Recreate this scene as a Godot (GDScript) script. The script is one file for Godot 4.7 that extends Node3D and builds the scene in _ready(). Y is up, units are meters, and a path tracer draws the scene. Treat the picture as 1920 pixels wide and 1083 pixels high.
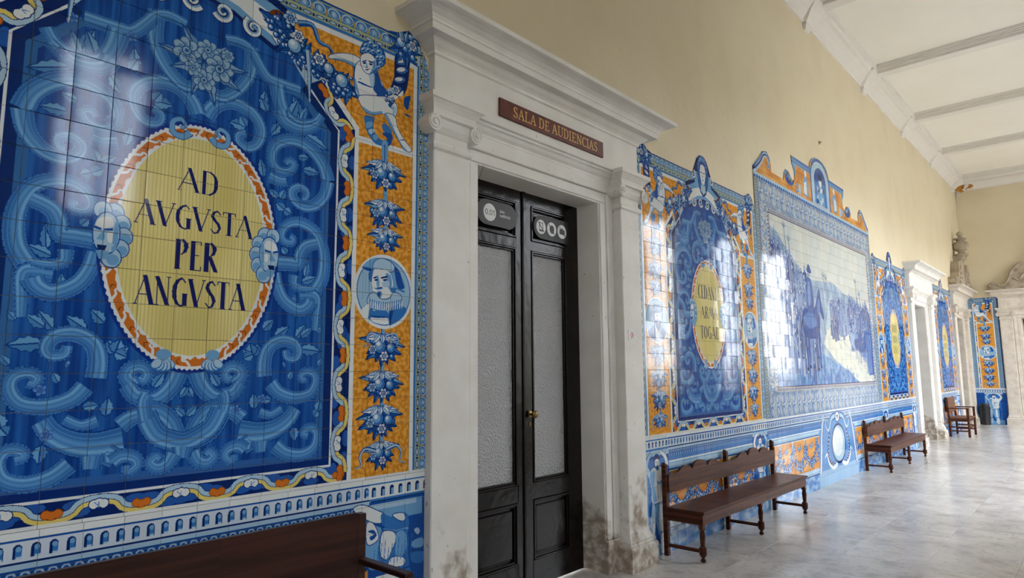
extends Node3D
# A tiled corridor: painted tile panels along the left wall, stone door surrounds, benches, marble floor.
# x = distance from the tiled wall, y = height, -z = distance along the corridor.

const TW := 0.139     # tile pitch along the wall
const TH := 0.1375    # tile pitch upwards
const DADO := 0.96    # top of the dado
const C_PANEL1 := 1.12
const C_PORTAL1 := 3.5475
const C_PANEL2 := 6.0
const PIC_A := 7.31
const PIC_B := 12.175
const C_PANEL3 := 13.49
const C_PORTAL2 := 15.94
const C_PANEL4 := 18.39
const C_PORTAL3 := 20.83
const S_END := 22.0
const W_ROOM := 4.5
const CEIL_Y := 6.80
const CAM := Vector3(2.87, 1.507, 0)

var cam_basis: Basis
var M := {}
var used_names := {}
var rng := RandomNumberGenerator.new()

func _ready() -> void:
	rng.seed = 20240
	setup_camera()
	setup_light()
	make_materials()
	build_shell()
	build_floor()
	build_ceiling()
	build_windows()
	build_portals()
	build_tiles()
	build_doors()
	build_furniture()
	build_small_things()

func setup_camera() -> void:
	var right := Vector3(0.738081, -0.006357, -0.674683)
	var up := Vector3(0.089023, 0.992131, 0.08804)
	var fwd := Vector3(-0.668814, 0.125044, -0.732839)
	cam_basis = Basis(right, up, -fwd)
	var cam := Camera3D.new()
	cam.name = "camera"
	cam.transform = Transform3D(cam_basis, CAM)
	cam.fov = 47.7836
	cam.near = 0.05
	cam.far = 200.0
	add_child(cam)
	cam.current = true

func setup_light() -> void:
	# an overcast sky seen through the tall windows of the wall opposite the tiles
	var sky_mat := ProceduralSkyMaterial.new()
	sky_mat.sky_top_color = Color(0.86, 0.895, 0.94)
	sky_mat.sky_horizon_color = Color(0.95, 0.955, 0.96)
	sky_mat.ground_bottom_color = Color(0.45, 0.44, 0.42)
	sky_mat.ground_horizon_color = Color(0.60, 0.60, 0.59)
	sky_mat.sky_energy_multiplier = 1.0
	var sky := Sky.new()
	sky.sky_material = sky_mat
	var env := Environment.new()
	env.background_mode = Environment.BG_SKY
	env.sky = sky
	env.background_energy_multiplier = SKY_ENERGY
	env.tonemap_mode = Environment.TONE_MAPPER_LINEAR
	env.tonemap_exposure = EXPOSURE
	env.sdfgi_enabled = true
	env.ssao_enabled = true
	env.ssil_enabled = true
	var we := WorldEnvironment.new()
	we.name = "environment"
	we.environment = env
	add_child(we)

const SKY_ENERGY := 7.0
const EXPOSURE := 3.3

# ------------------------------------------------------------------ naming
func numbered(n: String) -> String:
	if not used_names.has(n):
		used_names[n] = 0
		return n
	used_names[n] += 1
	return "%s_%03d" % [n, used_names[n]]

func tag(o: Node, label: String, category: String, group := "", kind := "") -> void:
	o.set_meta("label", label)
	if category != "":
		o.set_meta("category", category)
	if group != "":
		o.set_meta("group", group)
	if kind != "":
		o.set_meta("kind", kind)

func thing(called: String, label: String, category: String, xf: Transform3D, group := "", kind := "") -> Node3D:
	var o := Node3D.new()
	o.name = numbered(called)
	o.transform = xf
	add_child(o)
	tag(o, label, category, group, kind)
	return o

# a local frame on the tiled wall: x runs along the corridor, y up, z out of the wall
func on_wall(s: float, y := 0.0) -> Transform3D:
	return Transform3D(Basis(Vector3(0, 0, -1), Vector3(0, 1, 0), Vector3(1, 0, 0)), Vector3(0, y, -s))

# the same on the far wall
func on_end(x: float, y := 0.0) -> Transform3D:
	return Transform3D(Basis(), Vector3(x, y, -S_END))

func part(called: String, mb: MB, mat: Material, parent: Node, at := Vector3.ZERO) -> MeshInstance3D:
	var o := MeshInstance3D.new()
	o.name = called
	o.mesh = mb.mesh(mat)
	o.position = at
	parent.add_child(o, true)
	return o

func solo(called: String, mb: MB, mat: Material, xf: Transform3D) -> MeshInstance3D:
	var o := MeshInstance3D.new()
	o.name = numbered(called)
	o.mesh = mb.mesh(mat)
	o.transform = xf
	add_child(o)
	return o

const BANDS := [
	[0.052,0.022,[0.02,2.637,0.048,2.691,0.103,2.731,0.168,2.735,0.236,2.708,0.273,2.649,0.262,2.584,0.223,2.547,0.176,2.555,0.168,2.593,0.2,2.609]],
	[0.05,0.035,[0.208,3.038,0.211,2.963,0.201,2.89,0.151,2.804,0.089,2.751,0.038,2.754]],
	[0.03,0.045,[0.088,3.027,0.154,3.039,0.209,3.018,0.253,2.957,0.297,2.909,0.363,2.902,0.468,2.9]],
	[0.06,0.03,[0.341,2.895,0.359,2.815,0.398,2.748,0.474,2.727,0.551,2.756,0.589,2.812]],
	[0.055,0.018,[0.637,2.475,0.614,2.544,0.558,2.605,0.492,2.637,0.422,2.637,0.355,2.601,0.328,2.541,0.342,2.487,0.385,2.467,0.434,2.484,0.451,2.524,0.419,2.534,0.402,2.512]],
	[0.04,0.03,[0.321,2.43,0.375,2.418,0.411,2.426]],
	[0.05,0.016,[0.637,2.475,0.619,2.397,0.568,2.338,0.503,2.32,0.452,2.346,0.444,2.386,0.481,2.411,0.52,2.395,0.515,2.364,0.495,2.36]],
	[0.055,0.03,[0.361,2.769,0.387,2.723,0.451,2.705,0.515,2.717,0.573,2.758]],
	[0.052,0.016,[0.583,1.903,0.62,1.966,0.631,2.044,0.622,2.121,0.586,2.195,0.519,2.232,0.456,2.233,0.408,2.202,0.392,2.159,0.411,2.128,0.454,2.128,0.459,2.152,0.44,2.161]],
	[0.05,0.042,[0.382,2.021,0.439,2.025,0.492,2.028,0.497,2.075,0.524,2.12,0.588,2.147]],
	[0.05,0.025,[0.501,1.879,0.558,1.883,0.591,1.868,0.59,1.792,0.586,1.711]],
	[0.035,0.02,[0.466,1.973,0.468,1.927,0.512,1.909,0.57,1.914]],
	[0.04,0.05,[0.369,1.974,0.384,1.908,0.422,1.844,0.497,1.804,0.547,1.824,0.565,1.855]],
	[0.052,0.02,[0.338,1.491,0.335,1.56,0.356,1.623,0.416,1.657,0.48,1.646,0.503,1.607,0.49,1.577,0.447,1.58,0.439,1.612]],
	[0.048,0.016,[0.37,1.459,0.412,1.414,0.49,1.389,0.569,1.403,0.604,1.455,0.595,1.501,0.55,1.515,0.518,1.495,0.53,1.469,0.551,1.475]],
	[0.045,0.075,[0.499,1.34,0.465,1.291,0.398,1.251,0.32,1.238,0.23,1.25]],
	[0.048,0.018,[0.402,1.176,0.458,1.134,0.536,1.12,0.6,1.146,0.62,1.203,0.597,1.244,0.553,1.24,0.539,1.216,0.569,1.207]],
	[0.05,0.05,[0.252,1.183,0.289,1.204]],
	[0.055,0.04,[0.331,1.2,0.333,1.152]],
	[0.05,0.04,[0.261,1.206,0.262,1.17]],
	[0.03,0.02,[0.322,1.33,0.376,1.315,0.429,1.343]],
	[0.045,0.018,[0.199,1.457,0.234,1.493,0.22,1.53,0.176,1.536,0.153,1.506,0.167,1.476,0.191,1.488]],
	[0.05,0.04,[0.152,1.405,0.2,1.421,0.229,1.463]],
	[0.055,0.045,[0.036,1.513,0.056,1.46,0.099,1.412,0.147,1.393]],
	[0.05,0.045,[0.151,1.363,0.102,1.354,0.052,1.31,0.027,1.249]],
	[0.055,0.055,[0.155,1.345,0.112,1.266,0.056,1.236,0.001,1.223,-0.054,1.244,-0.109,1.281,-0.144,1.349]],
	[0.04,0.05,[0.167,1.345,0.211,1.331,0.243,1.305]],
	[0.06,0.04,[0.002,1.206,0.004,1.161]],
	[0.045,0.018,[0.037,1.181,0.061,1.139,0.102,1.129,0.129,1.155,0.105,1.18,0.088,1.165]],
	[0.035,0.035,[0.152,1.423,0.162,1.387,0.15,1.322]],
	[0.04,0.016,[0.264,1.172,0.23,1.193,0.181,1.179,0.171,1.145,0.208,1.124,0.213,1.153]],
]
const LEAVES := [
	[0.276,2.747,0.286,2.848,0.05],
	[0.473,2.749,0.431,2.867,0.06],
	[0.473,2.749,0.509,2.832,0.04],
	[0.199,2.642,0.12,2.646,0.06],
	[0.199,2.642,0.17,2.688,0.05],
	[0.411,2.736,0.458,2.854,0.06],
	[0.295,2.744,0.269,2.8,0.05],
	[0.364,2.698,0.318,2.633,0.05],
	[0.503,2.683,0.632,2.636,0.06],
	[0.469,2.558,0.526,2.572,0.04],
	[0.497,2.505,0.589,2.501,0.05],
	[0.292,2.423,0.276,2.511,0.04],
	[0.372,2.336,0.323,2.372,0.04],
	[0.384,2.333,0.407,2.384,0.04],
	[0.405,2.284,0.361,2.311,0.05],
	[0.405,2.284,0.442,2.268,0.05],
	[0.529,1.968,0.538,2.063,0.04],
	[0.511,1.943,0.587,1.974,0.045],
	[0.425,2.072,0.4,2.103,0.04],
	[0.472,1.825,0.476,1.882,0.03],
	[0.323,1.705,0.373,1.752,0.05],
	[0.382,1.675,0.451,1.722,0.05],
	[0.49,1.673,0.538,1.737,0.05],
	[0.515,1.679,0.576,1.722,0.04],
	[0.603,1.7,0.628,1.73,0.03],
	[0.278,1.59,0.232,1.614,0.06],
	[0.278,1.59,0.309,1.635,0.06],
	[0.278,1.59,0.263,1.64,0.06],
	[0.278,1.59,0.234,1.571,0.05],
	[0.517,1.62,0.621,1.609,0.06],
	[0.609,1.541,0.638,1.575,0.03],
	[0.458,1.476,0.478,1.515,0.03],
	[0.295,1.349,0.292,1.417,0.05],
	[0.373,1.383,0.319,1.391,0.04],
	[0.495,1.251,0.498,1.187,0.05],
	[0.616,1.322,0.629,1.374,0.05],
	[0.616,1.322,0.595,1.296,0.05],
	[0.39,1.452,0.425,1.432,0.04],
	[0.428,1.541,0.441,1.547,0.03],
	[0,1.45,0.025,1.403,0.035],
	[-0.005,1.331,-0.045,1.372,0.035],
	[0.038,1.368,0.021,1.363,0.025],
	[0.132,1.453,0.094,1.512,0.045],
	[0.128,1.306,0.083,1.262,0.05],
]
const PUTTO := [
	[2,[0.849,2.886,0.91,2.894,0.905,2.847,0.921,2.806,0.96,2.781,1.002,2.777,1.003,2.751,0.931,2.746,0.884,2.776,0.857,2.823]],
	[3,[0.859,2.849,0.899,2.866,0.9,2.841,0.865,2.821]],
	[4,[0.874,2.813,0.912,2.829,0.915,2.815,0.889,2.792]],
	[3,[0.901,2.786,0.93,2.803,0.942,2.786,0.919,2.765]],
	[1,[0.965,2.818,1.019,2.838,1.038,2.817,1.027,2.773,1.003,2.751,0.984,2.777,1.002,2.797]],
	[3,[0.966,2.768,1.005,2.778,1.007,2.686,0.993,2.662,0.969,2.667]],
	[1,[0.769,3.133,0.782,3.173,0.815,3.195,0.863,3.156,0.921,3.176,0.959,3.096,1.014,3.062,0.996,3.044,0.804,2.983,0.775,3.035]],
	[5,[0.618,3.133,0.635,3.156,0.715,3.193,0.787,3.202,0.821,3.187,0.805,3.156,0.777,3.141,0.711,3.147,0.647,3.136]],
	[3,[0.647,3.136,0.711,3.147,0.777,3.141,0.782,3.158,0.716,3.159,0.652,3.145]],
	[5,[0.783,3.145,0.821,3.187,0.857,3.149,0.898,3.158,0.911,3.111,0.9,3.056,0.925,3.021,0.81,2.985,0.783,3.037]],
	[4,[0.863,3.146,0.904,3.144,0.908,3.079,0.888,3.057,0.876,3.099]],
	[3,[0.782,3.077,0.797,3.042,0.815,2.986,0.807,2.984,0.78,3.036]],
	[2,[0.807,3.081,0.818,3.089,0.818,3.082]],
	[1,[0.802,3.059,0.877,3.056,0.9,3.066,0.877,3.063,0.813,3.068]],
	[5,[0.81,2.985,0.925,3.021,1.009,3.038,1.052,3.02,1.066,2.987,1.048,2.935,0.999,2.92,0.962,2.933,0.904,2.908,0.857,2.909,0.828,2.935]],
	[3,[0.828,2.935,0.857,2.909,0.904,2.908,0.962,2.933,0.956,2.944,0.903,2.923,0.863,2.926]],
	[4,[1.01,2.996,1.059,2.996,1.048,2.94,1.023,2.933,1.035,2.967]],
	[1,[1.003,2.999,1.046,3.023,1.022,2.989,1.041,2.985,1.016,2.982]],
	[5,[0.981,2.935,1.048,2.94,1.068,2.883,1.116,2.823,1.168,2.783,1.159,2.76,1.114,2.767,1.082,2.808,1.025,2.871]],
	[3,[0.981,2.935,0.999,2.933,1.056,2.853,1.101,2.792,1.146,2.759,1.114,2.767,1.082,2.808,1.025,2.871]],
	[1,[1.088,2.815,1.119,2.823,1.126,2.82,1.094,2.812]],
	[2,[0.964,2.864,0.988,2.881,1.031,2.852,1.025,2.835,0.977,2.832]],
	[1,[0.809,3.233,0.819,3.283,0.858,3.322,0.905,3.327,0.954,3.314,0.979,3.271,0.971,3.215,0.921,3.176,0.874,3.155,0.838,3.218]],
	[5,[0.818,3.219,0.866,3.249,0.911,3.23,0.915,3.179,0.878,3.135,0.84,3.135,0.816,3.172]],
	[3,[0.896,3.214,0.913,3.22,0.912,3.173,0.878,3.136,0.891,3.171]],
	[1,[0.826,3.189,0.85,3.204,0.851,3.198,0.828,3.183]],
	[1,[0.867,3.207,0.896,3.209,0.895,3.201,0.868,3.2]],
	[0,[0.832,3.183,0.848,3.191,0.847,3.182,0.834,3.175]],
	[0,[0.871,3.194,0.89,3.196,0.888,3.187,0.874,3.185]],
	[3,[0.852,3.193,0.86,3.167,0.845,3.161,0.851,3.172]],
	[1,[0.846,3.162,0.86,3.167,0.857,3.162]],
	[1,[0.844,3.147,0.87,3.158,0.858,3.146]],
	[2,[0.898,3.158,0.933,3.18,0.921,3.156,0.875,3.134]],
	[3,[0.849,3.264,0.841,3.246,0.822,3.239,0.813,3.25,0.822,3.268,0.84,3.274]],
	[1,[0.841,3.258,0.836,3.249,0.826,3.245,0.821,3.25,0.826,3.259,0.836,3.263]],
	[5,[0.833,3.263,0.83,3.257,0.823,3.255,0.82,3.258,0.823,3.263,0.829,3.266]],
	[3,[0.866,3.296,0.857,3.278,0.839,3.271,0.829,3.282,0.838,3.3,0.857,3.307]],
	[1,[0.858,3.29,0.853,3.281,0.843,3.277,0.838,3.282,0.842,3.291,0.853,3.295]],
	[5,[0.849,3.295,0.846,3.289,0.84,3.287,0.836,3.29,0.84,3.295,0.846,3.298]],
	[3,[0.899,3.319,0.889,3.3,0.87,3.292,0.859,3.304,0.869,3.323,0.889,3.33]],
	[1,[0.89,3.313,0.885,3.303,0.874,3.299,0.868,3.304,0.874,3.314,0.885,3.318]],
	[5,[0.881,3.317,0.878,3.312,0.871,3.309,0.867,3.312,0.871,3.318,0.878,3.321]],
	[3,[0.929,3.312,0.919,3.293,0.899,3.286,0.889,3.297,0.899,3.316,0.919,3.324]],
	[1,[0.92,3.306,0.915,3.296,0.904,3.292,0.898,3.297,0.903,3.307,0.915,3.311]],
	[5,[0.911,3.311,0.908,3.305,0.901,3.302,0.897,3.305,0.901,3.311,0.908,3.314]],
	[3,[0.955,3.291,0.945,3.27,0.923,3.262,0.912,3.275,0.923,3.295,0.944,3.303]],
	[1,[0.945,3.284,0.94,3.273,0.928,3.269,0.922,3.275,0.928,3.285,0.939,3.29]],
	[5,[0.936,3.289,0.932,3.282,0.925,3.28,0.921,3.283,0.925,3.289,0.932,3.292]],
	[3,[0.973,3.263,0.963,3.244,0.942,3.236,0.932,3.248,0.942,3.267,0.962,3.274]],
	[1,[0.963,3.256,0.958,3.247,0.947,3.243,0.941,3.248,0.947,3.258,0.958,3.262]],
	[5,[0.954,3.261,0.951,3.255,0.944,3.253,0.94,3.256,0.944,3.262,0.951,3.265]],
	[3,[0.88,3.273,0.872,3.256,0.854,3.25,0.845,3.26,0.854,3.276,0.871,3.283]],
	[1,[0.872,3.267,0.868,3.258,0.858,3.255,0.853,3.26,0.858,3.268,0.868,3.272]],
	[5,[0.864,3.272,0.861,3.267,0.855,3.265,0.852,3.267,0.855,3.273,0.861,3.275]],
	[3,[0.911,3.277,0.903,3.261,0.887,3.255,0.879,3.265,0.887,3.28,0.903,3.286]],
	[1,[0.904,3.271,0.9,3.263,0.891,3.26,0.886,3.264,0.89,3.272,0.899,3.275]],
	[5,[0.896,3.276,0.893,3.271,0.887,3.269,0.884,3.272,0.887,3.277,0.893,3.279]],
	[3,[0.964,3.225,0.956,3.21,0.939,3.204,0.93,3.214,0.938,3.229,0.955,3.235]],
	[1,[0.956,3.22,0.952,3.212,0.943,3.208,0.938,3.213,0.942,3.221,0.952,3.224]],
	[5,[0.948,3.225,0.945,3.22,0.939,3.218,0.936,3.221,0.939,3.226,0.945,3.228]],
	[3,[0.942,3.252,0.934,3.236,0.917,3.23,0.909,3.24,0.917,3.255,0.934,3.261]],
	[1,[0.935,3.246,0.93,3.238,0.921,3.234,0.916,3.239,0.921,3.247,0.93,3.25]],
	[5,[0.926,3.251,0.923,3.246,0.918,3.244,0.915,3.247,0.918,3.252,0.923,3.254]],
	[3,[0.947,3.196,0.94,3.183,0.926,3.178,0.918,3.186,0.925,3.199,0.94,3.204]],
	[1,[0.94,3.19,0.937,3.184,0.929,3.181,0.925,3.185,0.929,3.192,0.937,3.194]],
	[5,[0.933,3.196,0.93,3.192,0.925,3.19,0.923,3.193,0.925,3.197,0.93,3.198]],
]
const CORNU := [
	[0,[1.05,3.318,1.146,3.332,1.15,3.268,1.139,3.156,1.102,3.078,1.002,3.046,1.043,3.177]],
	[2,[1.139,3.302,1.133,3.288,1.117,3.274,1.095,3.264,1.074,3.259,1.058,3.261,1.052,3.271,1.057,3.284,1.073,3.298,1.095,3.309,1.116,3.314,1.133,3.311]],
	[5,[1.12,3.298,1.116,3.29,1.104,3.281,1.089,3.273,1.073,3.269,1.062,3.27,1.057,3.276,1.062,3.284,1.073,3.293,1.088,3.301,1.104,3.305,1.115,3.304]],
	[2,[1.138,3.247,1.133,3.235,1.117,3.221,1.096,3.211,1.075,3.207,1.06,3.209,1.054,3.218,1.06,3.231,1.075,3.244,1.096,3.254,1.117,3.259,1.132,3.256]],
	[5,[1.12,3.244,1.116,3.236,1.105,3.227,1.09,3.22,1.075,3.217,1.064,3.218,1.059,3.223,1.063,3.231,1.074,3.24,1.089,3.247,1.104,3.25,1.116,3.249]],
	[2,[1.121,3.182,1.115,3.17,1.101,3.158,1.081,3.148,1.062,3.145,1.048,3.147,1.042,3.155,1.047,3.167,1.061,3.179,1.081,3.189,1.101,3.193,1.115,3.19]],
	[5,[1.103,3.179,1.099,3.172,1.089,3.163,1.075,3.157,1.061,3.154,1.051,3.155,1.047,3.16,1.05,3.168,1.061,3.176,1.075,3.182,1.089,3.185,1.099,3.184]],
	[2,[1.095,3.117,1.09,3.106,1.076,3.094,1.057,3.086,1.039,3.082,1.025,3.085,1.02,3.093,1.025,3.104,1.038,3.115,1.057,3.124,1.076,3.127,1.09,3.125]],
	[5,[1.078,3.115,1.074,3.108,1.064,3.1,1.051,3.094,1.038,3.091,1.028,3.092,1.024,3.097,1.028,3.104,1.037,3.112,1.051,3.118,1.064,3.12,1.074,3.119]],
	[5,[0.922,3.14,0.958,3.111,0.971,3.084,1.014,3.072,0.996,3.044,0.954,3.042,0.92,3.073]],
	[3,[0.919,3.114,0.954,3.042,0.924,3.064]],
	[4,[1.008,3.096,1.057,3.107,1.051,3.074,0.996,3.056]],
	[5,[0.925,3.021,0.997,3.034,1.052,3.041,1.07,3.068,1.008,3.058]],
	[5,[1.083,3.089,1.108,3.113,1.102,3.078,1.07,3.068]],
	[1,[1.115,3.071,1.16,3.096,1.154,3.057,1.142,3.005,1.116,3.023]],
	[1,[1.116,2.981,1.155,2.977,1.162,2.968,1.136,2.966]],
]
const PORTRAIT := [
	[3,[0.857,2.054,0.879,2.085,0.935,2.116,1.016,2.116,1.077,2.089,1.115,2.033,1.141,1.97,1.055,1.962,1.042,2.05,0.947,2.059,0.902,2.045]],
	[4,[0.925,2.057,0.935,2.097,0.981,2.117,1.04,2.104,1.071,2.073,1.042,2.05,0.982,2.058]],
	[1,[0.857,2.059,0.925,2.052,0.902,2.04,0.868,2.046]],
	[1,[1.065,2.083,1.102,2.057,1.121,2.009,1.135,1.969,1.092,1.965,1.072,2.029]],
	[2,[0.9,2.035,0.925,2.047,0.926,1.985,0.904,1.988,0.895,2.011]],
	[5,[0.925,2.038,0.948,2.055,1.018,2.053,1.048,2.022,1.049,1.961,0.927,1.951]],
	[5,[0.927,1.95,1.055,1.962,1.056,1.928,1.021,1.906,0.963,1.896,0.942,1.923]],
	[3,[1.006,2.037,1.042,2.026,1.049,1.961,1.026,1.959]],
	[0,[0.929,2.009,0.954,2.019,0.954,2.012,0.932,2.002]],
	[0,[0.977,2.014,1.018,2.026,1.016,2.018,0.981,2.007]],
	[1,[0.935,1.996,0.955,2,0.952,1.99]],
	[1,[0.992,2.004,1.016,2.004,0.998,1.995]],
	[2,[0.955,2.002,0.964,1.97,0.95,1.964,0.958,1.974]],
	[1,[0.95,1.956,0.984,1.963,0.979,1.955,0.953,1.953]],
	[2,[0.934,1.955,0.95,1.952,0.985,1.959,0.988,1.953,0.962,1.946,0.939,1.948]],
	[3,[0.95,1.933,0.979,1.938,0.985,1.917,0.969,1.898,0.951,1.907]],
	[1,[0.956,1.929,0.976,1.932,0.969,1.906,0.959,1.91]],
	[3,[0.948,2.016,0.96,2.017,0.968,1.97,0.95,1.963]],
	[0,[0.935,1.999,0.953,2.002,0.955,1.995,0.938,1.991]],
	[0,[0.991,2.004,1.013,2.008,1.014,2.001,0.993,1.997]],
	[4,[0.984,1.986,1.025,2,1.031,1.971,0.996,1.961]],
	[2,[1.043,1.961,1.086,1.965,1.141,1.95,1.123,1.946,1.08,1.959,1.074,1.934,1.044,1.941]],
	[4,[0.905,1.915,0.939,1.928,0.974,1.897,1.033,1.902,1.062,1.938,1.111,1.927,1.111,1.893,1.058,1.855,0.987,1.836,0.918,1.846,0.89,1.876]],
	[2,[0.863,1.837,0.896,1.858,0.93,1.832,0.931,1.794,0.897,1.793]],
	[5,[0.857,1.832,0.895,1.863,0.907,1.854,0.897,1.788,0.875,1.805]],
	[2,[0.93,1.827,1.022,1.833,1.024,1.766,0.932,1.766]],
	[5,[0.92,1.794,1.035,1.795,1.03,1.766,0.989,1.76,0.932,1.771]],
	[1,[0.917,1.808,0.931,1.804,1.017,1.804,1.017,1.797,0.931,1.794]],
	[2,[1.034,1.839,1.093,1.872,1.155,1.852,1.119,1.8,1.065,1.768,1.036,1.762]],
	[1,[1.04,1.834,1.064,1.85,1.047,1.777,1.036,1.767]],
	[2,[0.906,1.887,0.912,1.888,0.912,1.85,0.907,1.849]],
	[5,[0.911,1.878,0.916,1.878,0.916,1.845,0.912,1.845]],
	[2,[0.92,1.885,0.926,1.885,0.926,1.848,0.921,1.847]],
	[5,[0.925,1.876,0.931,1.876,0.93,1.843,0.926,1.843]],
	[2,[0.934,1.883,0.94,1.884,0.94,1.846,0.935,1.845]],
	[5,[0.939,1.874,0.945,1.874,0.945,1.841,0.94,1.841]],
	[2,[0.949,1.881,0.954,1.882,0.954,1.844,0.95,1.843]],
	[5,[0.954,1.872,0.959,1.873,0.959,1.839,0.954,1.839]],
	[2,[0.963,1.88,0.969,1.881,0.969,1.842,0.964,1.842]],
	[5,[0.968,1.871,0.974,1.871,0.973,1.838,0.969,1.838]],
	[2,[0.978,1.88,0.983,1.88,0.983,1.842,0.978,1.841]],
	[5,[0.982,1.87,0.988,1.871,0.988,1.837,0.983,1.837]],
	[2,[0.992,1.88,0.998,1.88,0.998,1.842,0.993,1.841]],
	[5,[0.997,1.87,1.003,1.871,1.002,1.837,0.998,1.837]],
	[2,[1.007,1.88,1.013,1.881,1.012,1.842,1.008,1.842]],
	[5,[1.012,1.871,1.018,1.871,1.017,1.838,1.012,1.837]],
	[2,[1.021,1.882,1.027,1.882,1.027,1.844,1.022,1.843]],
	[5,[1.026,1.872,1.032,1.873,1.032,1.839,1.027,1.839]],
	[2,[1.036,1.884,1.042,1.884,1.042,1.846,1.037,1.845]],
	[5,[1.041,1.875,1.047,1.875,1.047,1.841,1.042,1.841]],
	[2,[1.051,1.887,1.057,1.887,1.057,1.848,1.052,1.848]],
	[5,[1.056,1.877,1.062,1.878,1.061,1.844,1.057,1.843]],
	[2,[1.066,1.89,1.072,1.891,1.071,1.852,1.067,1.851]],
	[5,[1.071,1.881,1.077,1.881,1.076,1.847,1.072,1.847]],
	[2,[1.081,1.894,1.087,1.895,1.086,1.855,1.082,1.855]],
	[5,[1.086,1.885,1.092,1.885,1.091,1.851,1.087,1.85]],
	[2,[1.096,1.898,1.102,1.899,1.102,1.859,1.097,1.859]],
	[5,[1.101,1.889,1.107,1.889,1.107,1.855,1.102,1.855]],
	[2,[1.111,1.903,1.117,1.903,1.117,1.864,1.112,1.863]],
	[5,[1.116,1.893,1.122,1.894,1.122,1.859,1.117,1.859]],
]
const ATLAS := [
	[5,[0.837,0.82,0.863,0.838,0.911,0.831,0.989,0.792,1.023,0.773,1.012,0.735,0.968,0.738,0.913,0.765]],
	[2,[1.011,0.78,1.069,0.753,1.162,0.76,1.187,0.72,1.182,0.679,1.099,0.675,1.036,0.7,1.007,0.736]],
	[5,[1.08,0.76,1.15,0.758,1.163,0.724,1.127,0.725]],
	[3,[1.024,0.702,1.105,0.679,1.188,0.683,1.191,0.668,1.099,0.671,1.036,0.687]],
	[3,[0.913,0.747,0.979,0.719,1.013,0.686,1.006,0.519,0.919,0.538]],
	[5,[0.919,0.742,0.957,0.736,0.988,0.682,0.986,0.651,0.938,0.634,0.918,0.66]],
	[1,[0.925,0.702,0.958,0.705,0.98,0.674,0.948,0.654,0.937,0.674,0.964,0.682]],
	[2,[1.008,0.687,1.099,0.675,1.194,0.663,1.202,0.561,1.191,0.48,1.006,0.519]],
	[5,[1.014,0.677,1.047,0.685,1.093,0.667,1.1,0.626,1.072,0.577,1.05,0.542,1.011,0.563,1.004,0.617]],
	[3,[1.105,0.661,1.164,0.659,1.177,0.584,1.131,0.53,1.101,0.563]],
	[5,[1.073,0.542,1.131,0.539,1.167,0.518,1.149,0.489,1.062,0.507]],
	[1,[1.193,0.719,1.298,0.701,1.302,0.456,1.197,0.479]],
	[4,[1.225,0.658,1.249,0.668,1.268,0.646,1.25,0.63]],
	[3,[1.207,0.597,1.281,0.611,1.288,0.563,1.226,0.565]],
	[2,[1.208,0.541,1.294,0.533,1.283,0.48,1.215,0.494]],
]

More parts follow.
